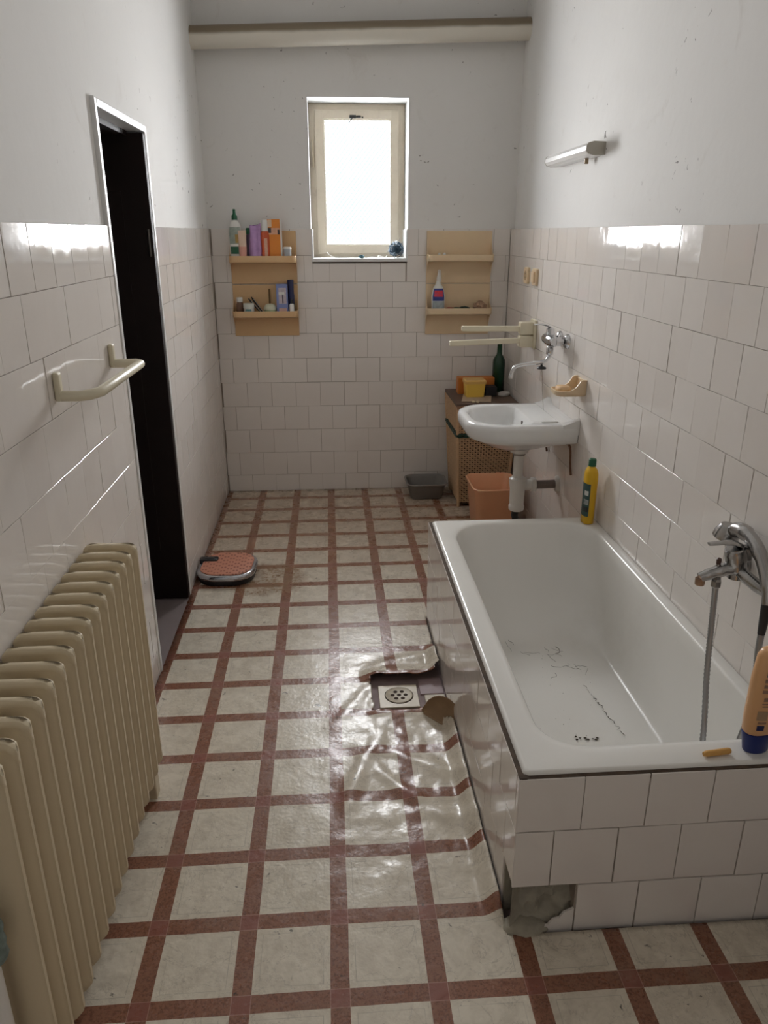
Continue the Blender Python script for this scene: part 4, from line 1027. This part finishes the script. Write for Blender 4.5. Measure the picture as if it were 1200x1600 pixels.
bm = ring_loft(B(), [rrect(.775, .998, 4.52, 4.60, .006, TZ, 3), rrect(.775, .998, 4.52, 4.60, .006, TZ + .094, 3), rrect(.778, .995, 4.523, 4.597, .006, TZ + .097, 3)])
one('orange_packet', bm, M('orange_packet', (.56, .17, .02), .5, var=.12), (.887, 4.56, TZ), 'orange packet standing behind the yellow box on the hamper', 'packet')
bm = lathe(1.045, 4.46, [(TZ, .028, .045), (TZ + .008, .034, .052), (TZ + .018, .030, .046), (TZ + .022, .014, .022)], 20, 2.3, -.5)
one('pumice_stone', bm, M('grey_pumice', (.42, .39, .36), .85, var=.2, bump=.5), (1.045, 4.46, TZ), 'grey oval pumice stone beside the green bottle', 'stone', smooth=True)
gb = bottle('wine_bottle', 'dark green wine bottle standing on the hamper in the corner', 'bottle', 1.036, 4.60, TZ, [(0, .034), (.004, .0385), (.175, .0385), (.195, .036), (.212, .026), (.226, .0165), (.24, .0150), (.285, .0145), (.287, .0165), (.300, .0165), (.302, .013)], M('dark_green_glass', (.008, .045, .020), .08, var=.1))
for (x, y, lab) in ((.822, 4.262, 'left of two tiny cream crumbs at the hamper front edge'), (.846, 4.258, 'right of two tiny cream crumbs at the hamper front edge')):
    bm = B(); blob(bm, (x, y, TZ + .007), .009, 1.1, .7, .7, .25, 2, rng)
    zmin = min(v.co.z for v in bm.verts)
    for v in bm.verts: v.co.z += TZ + .0003 - zmin
    one('soap_crumb', bm, M('crumb_cream', (.66, .55, .36), .7), (x, y, TZ), lab, 'crumb', 'crumbs on the hamper')

# ---------------------------------------------------------------- bin and washing-up bowl
PEACH = M('peach_plastic', (.78, .41, .23), .4, var=.05, sss=.1)
bn_ = thing('waste_bin', 'peach plastic waste bin under the washbasin', 'bin', (.895, 3.975, 0))
R1 = lambda i, z, r: rrect(.795 + i, 1.000 - i, 3.855 + i, 4.095 - i, r, z, 6)
R2 = lambda i, z, r: rrect(.766 + i, 1.030 - i, 3.818 + i, 4.130 - i, r, z, 6)
obj('body', ring_loft(B(), [R1(.004, .001, .03), R1(0, .006, .034), R2(.004, .262, .045), R2(.0, .266, .048), R2(-.004, .270, .050), R2(-.004, .278, .050), R2(.0, .281, .048), R2(.005, .277, .044), R1(.008, .02, .03)], cap0=True, cap1=True), PEACH, bn_, True, .9)
GREY = M('grey_plastic', (.215, .20, .185), .45, var=.08)
pan = thing('dish_pan', 'grey plastic dish pan on the floor beside the hamper', 'pan', (.595, 4.56, 0))
Q1 = lambda i, z, r: rrect(.492 + i, .690 - i, 4.475 + i, 4.64 - i, r, z, 6)
Q2 = lambda i, z, r: rrect(.462 + i, .722 - i, 4.437 + i, 4.672 - i, r, z, 6)
obj('body', ring_loft(B(), [Q1(.008, .001, .03), Q1(.0, .008, .035), Q2(.012, .098, .045), Q2(.010, .100, .045), Q2(.0, .102, .05), Q2(-.002, .108, .05), Q2(.002, .112, .05), Q2(.010, .110, .045), Q2(.016, .100, .04), Q1(.008, .012, .03)]), GREY, pan, True, .9)

# ---------------------------------------------------------------- bathroom scale
scl = thing('bathroom_scale', 'bathroom scale with salmon patterned top and chrome edge by the doorway', 'scale', (-.525, 3.47, 0))
def srr(i, z, r): 
    pts = rrect(-.140 + i, .140 - i, -.150 + i, .150 - i, r, z, 8); a = -.06
    return [(-.526 + x * math.cos(a) - y * math.sin(a), 3.445 + x * math.sin(a) + y * math.cos(a), z_) for x, y, z_ in pts]
obj('base', ring_loft(B(), [srr(.016, .001, .09), srr(.006, .006, .10), srr(.004, .030, .10)]), BLACK, scl, True, .9)
obj('chrome_rim', ring_loft(B(), [srr(.006, .026, .10), srr(.0, .032, .105), srr(-.001, .042, .105), srr(.004, .053, .10), srr(.014, .057, .09), srr(.018, .055, .09)]), M('scale_chrome', (.50, .50, .53), .2, .9), scl, True, 1.0)
def make_pad():
    m, t, p = nt('salmon_rubber')
    pos = geopos(t); s = N(t, 'ShaderNodeSeparateXYZ'); L(t, pos, s.inputs[0])
    a = math_(t, 'SINE', math_(t, 'MULTIPLY', s.outputs[0], 210)); b = math_(t, 'SINE', math_(t, 'MULTIPLY', math_(t, 'ADD', s.outputs[1], math_(t, 'MULTIPLY', math_(t, 'SIGN', math_(t, 'SINE', math_(t, 'MULTIPLY', s.outputs[0], 105))), .010)), 150))
    f = math_(t, 'GREATER_THAN', math_(t, 'MULTIPLY', a, b), .45)
    L(t, mixc(t, f, (.56, .235, .15), (.30, .10, .06)), p.inputs['Base Color']); p.inputs['Roughness'].default_value = .6
    return m
obj('top_pad', ring_loft(B(), [srr(.016, .052, .088), srr(.018, .060, .086), srr(.022, .062, .084)]), make_pad(), scl, True, .9)
dsp = obj('display', ring_loft(B(), [[(x, y, z) for x, y, z in rrect(-.668, -.578, 3.47, 3.515, .008, z_, 4)] for z_ in (.046, .067)] + [rrect(-.665, -.581, 3.473, 3.512, .007, .070, 4)]), BLACK, scl, True, .8)
bm = ring_loft(B(), [[(x, y, z) for (x, y, z) in ell(-.618, 3.492, .0702, .026, .010, 20)], ell(-.618, 3.492, .073, .024, .008, 20)])
obj('display_window', bm, M('dark_lens', (.05, .05, .055), .1), dsp, True)

# ---------------------------------------------------------------- bath mixer with hand shower
mx_ = thing('bath_mixer', 'dull chrome bath mixer with spout and lever on the right wall', 'mixer tap', (WR, 1.70, .76))
for y_ in (1.625, 1.775):
    obj('rosette', tube(B(), [(WR - .0005, y_, .755), (WR - .008, y_, .755), (WR - .016, y_, .755)], [.032, .032, .020], 20), DULLCHROME, mx_, True)
    obj('arm', tube(B(), smoothp([(WR - .012, y_, .755), (WR - .035, y_, .755), (1.045, 1.70 + (y_ - 1.70) * .6, .765), (1.035, 1.70 + (y_ - 1.70) * .15, .775)], 4), .0165, 14), DULLCHROME, mx_, True)
obj('body', tube(B(), smoothp([(1.030, 1.70, .752), (1.030, 1.70, .775), (1.026, 1.70, .80), (1.020, 1.70, .825), (1.016, 1.70, .838)], 4), [.020] * 4 + [.025] * 4 + [.027] * 4 + [.026] * 3 + [.023] * 2, 18), DULLCHROME, mx_, True)
obj('spout', tube(B(), smoothp([(1.035, 1.70, .782), (1.005, 1.70, .778), (.975, 1.70, .770), (.950, 1.70, .761), (.936, 1.70, .755)], 4), [.020] * 4 + [.0175] * 4 + [.015] * 4 + [.0135] * 5, 16), DULLCHROME, mx_, True)
obj('aerator', lathe(.938, 1.70, [(.736, .0115), (.738, .0125), (.754, .0125)], 14), M('brass_tip', (.35, .22, .14), .35, .9), mx_, True)
obj('lever', tube(B(), smoothp([(1.030, 1.70, .842), (1.010, 1.70, .850), (.980, 1.70, .851), (.946, 1.70, .849)], 4), [.017] * 4 + [.014] * 4 + [.011] * 3 + [.010, .009], 14, .38), DULLCHROME, mx_, True)
dv_ = obj('diverter_stem', lathe(.980, 1.70, [(.775, .006), (.795, .0045)], 10), DULLCHROME, mx_, True)
obj('diverter_knob', lathe(.980, 1.70, [(.793, .006), (.806, .0065), (.809, .004)], 12), M('brown_knob', (.08, .04, .03), .4), dv_, True)
obj('hose_nut', lathe(.982, 1.70, [(.728, .0115), (.731, .0135), (.746, .0135), (.752, .011), (.762, .011)], 6), DULLCHROME, mx_)
def ribbed(pts, r):
    p = smoothp(pts, 30); rs = [r * (1.0 if i % 2 else .82) for i in range(len(p))]
    return tube(B(), p, rs, 10)
o = obj('shower_hose', ribbed([(.982, 1.70, .735), (.986, 1.696, .63), (.973, 1.656, .50), (.930, 1.55, .365), (.912, 1.54, .25), (.905, 1.58, .16), (.93, 1.66, .13), (.95, 1.60, .14), (.965, 1.53, .24), (.995, 1.505, .38), (1.03, 1.53, .50), (1.046, 1.57, .60), (1.05, 1.578, .655)], .0085), M('hose_steel', (.36, .36, .36), .3, .9, var=.1), mx_, True, 2.5)
obj('cradle', bx(1.040, 1.062, 1.69, 1.72, .80, .838, bev=.004), DULLCHROME, mx_)
hs = thing('hand_shower', 'curved chrome hand shower resting on the bath mixer', 'shower head', (1.05, 1.69, .66))
obj('handle', tube(B(), smoothp([(1.046, 1.790, .838), (1.050, 1.765, .858), (1.052, 1.730, .866), (1.054, 1.690, .858), (1.054, 1.650, .838), (1.053, 1.610, .800), (1.051, 1.588, .765), (1.050, 1.580, .735)], 4), [.018] * 4 + [.021] * 6 + [.018] * 7 + [.015] * 7 + [.012] * 5, 16), DULLCHROME, hs, True)
obj('spray_head', tube(B(), [(1.046, 1.792, .862), (1.044, 1.794, .842), (1.042, 1.797, .826), (1.041, 1.798, .822)], [.022, .032, .034, .028], 20), DULLCHROME, hs, True)
obj('hose_cone', tube(B(), [(1.050, 1.580, .738), (1.050, 1.578, .70), (1.050, 1.578, .655)], [.012, .0115, .009], 12), BLACK, hs, True)

# ---------------------------------------------------------------- bottles and stick on the bath rim
RZ = .4585
YELB = M('yellow_bottle', (.72, .42, .01), .35, var=.05)
bottle('cleaner_bottle', 'tall yellow cleaner bottle with green cap on the far bath corner', 'bottle', 1.052, 2.868, RZ - .002,
       [(0, .020, .028), (.004, .024, .032), (.10, .0245, .033), (.185, .026, .034), (.215, .025, .033), (.232, .020, .026), (.242, .012, .014), (.246, .012, .012)], YELB, 2.6,
       extra=[('cap', [(.244, .0155), (.272, .0150), (.275, .012)], GREENPL), ('patch', 'label', .035, .175, 165, 255, M('label_dark_green', (.03, .08, .075), .5, var=.3)), ('patch', 'white_print', .125, .145, 195, 240, WHT), ('patch', 'white_print', .085, .108, 190, 245, M('label_greyish', (.45, .46, .45), .5, var=.3)), ('patch', 'black_print', .055, .075, 185, 250, BLACK)])
pb = [(.052, .034, .020), (.060, .040, .0245), (.10, .042, .026), (.20, .041, .025), (.255, .036, .022), (.268, .030, .018), (.272, .022, .012)]
PB = M('peach_bottle', (.74, .42, .20), .35, var=.04)
LG = M('label_brownprint', (.30, .17, .11), .5, var=.4, scale=200)
bottle('shampoo_flask', 'large peach shampoo bottle standing on its blue cap on the near bath rim', 'bottle', .968, 1.396, RZ - .004, pb, PB, 2.3, rot=.12,
       extra=[('blue_cap', [(0, .026, .017), (.006, .031, .020), (.054, .0405, .025), (.056, .036, .022)], M('navy_cap', (.008, .022, .16), .35)),
              ('patch', 'grey_panel', .212, .240, 236, 308, M('panel_grey', (.12, .13, .17), .4, var=.4)), ('patch', 'print_line', .198, .207, 234, 308, LG), ('patch', 'print_line', .184, .193, 234, 308, LG), ('patch', 'print_line', .171, .179, 232, 308, LG),
              ('patch', 'print_line', .150, .160, 242, 308, LG), ('patch', 'print_line', .142, .145, 239, 308, LG), ('patch', 'print_line', .135, .138, 241, 308, LG), ('patch', 'tan_panel', .100, .124, 229, 263, M('panel_tan', (.40, .27, .16), .5, var=.2)), ('patch', 'print_line', .090, .096, 236, 263, LG), ('patch', 'blue_logo', .072, .086, 236, 260, NAVY)])
bm = tube(B(), [(.834, 1.376, .4650), (.842, 1.377, .4652), (.895, 1.383, .4652), (.901, 1.384, .4652)], [.005, .0072, .0075, .006], 12)
one('foam_stick', bm, M('orange_foam', (.66, .36, .10), .7, var=.15, scale=80), (.868, 1.38, .458), 'short orange foam stick on the near bath rim', 'stick', smooth=True)
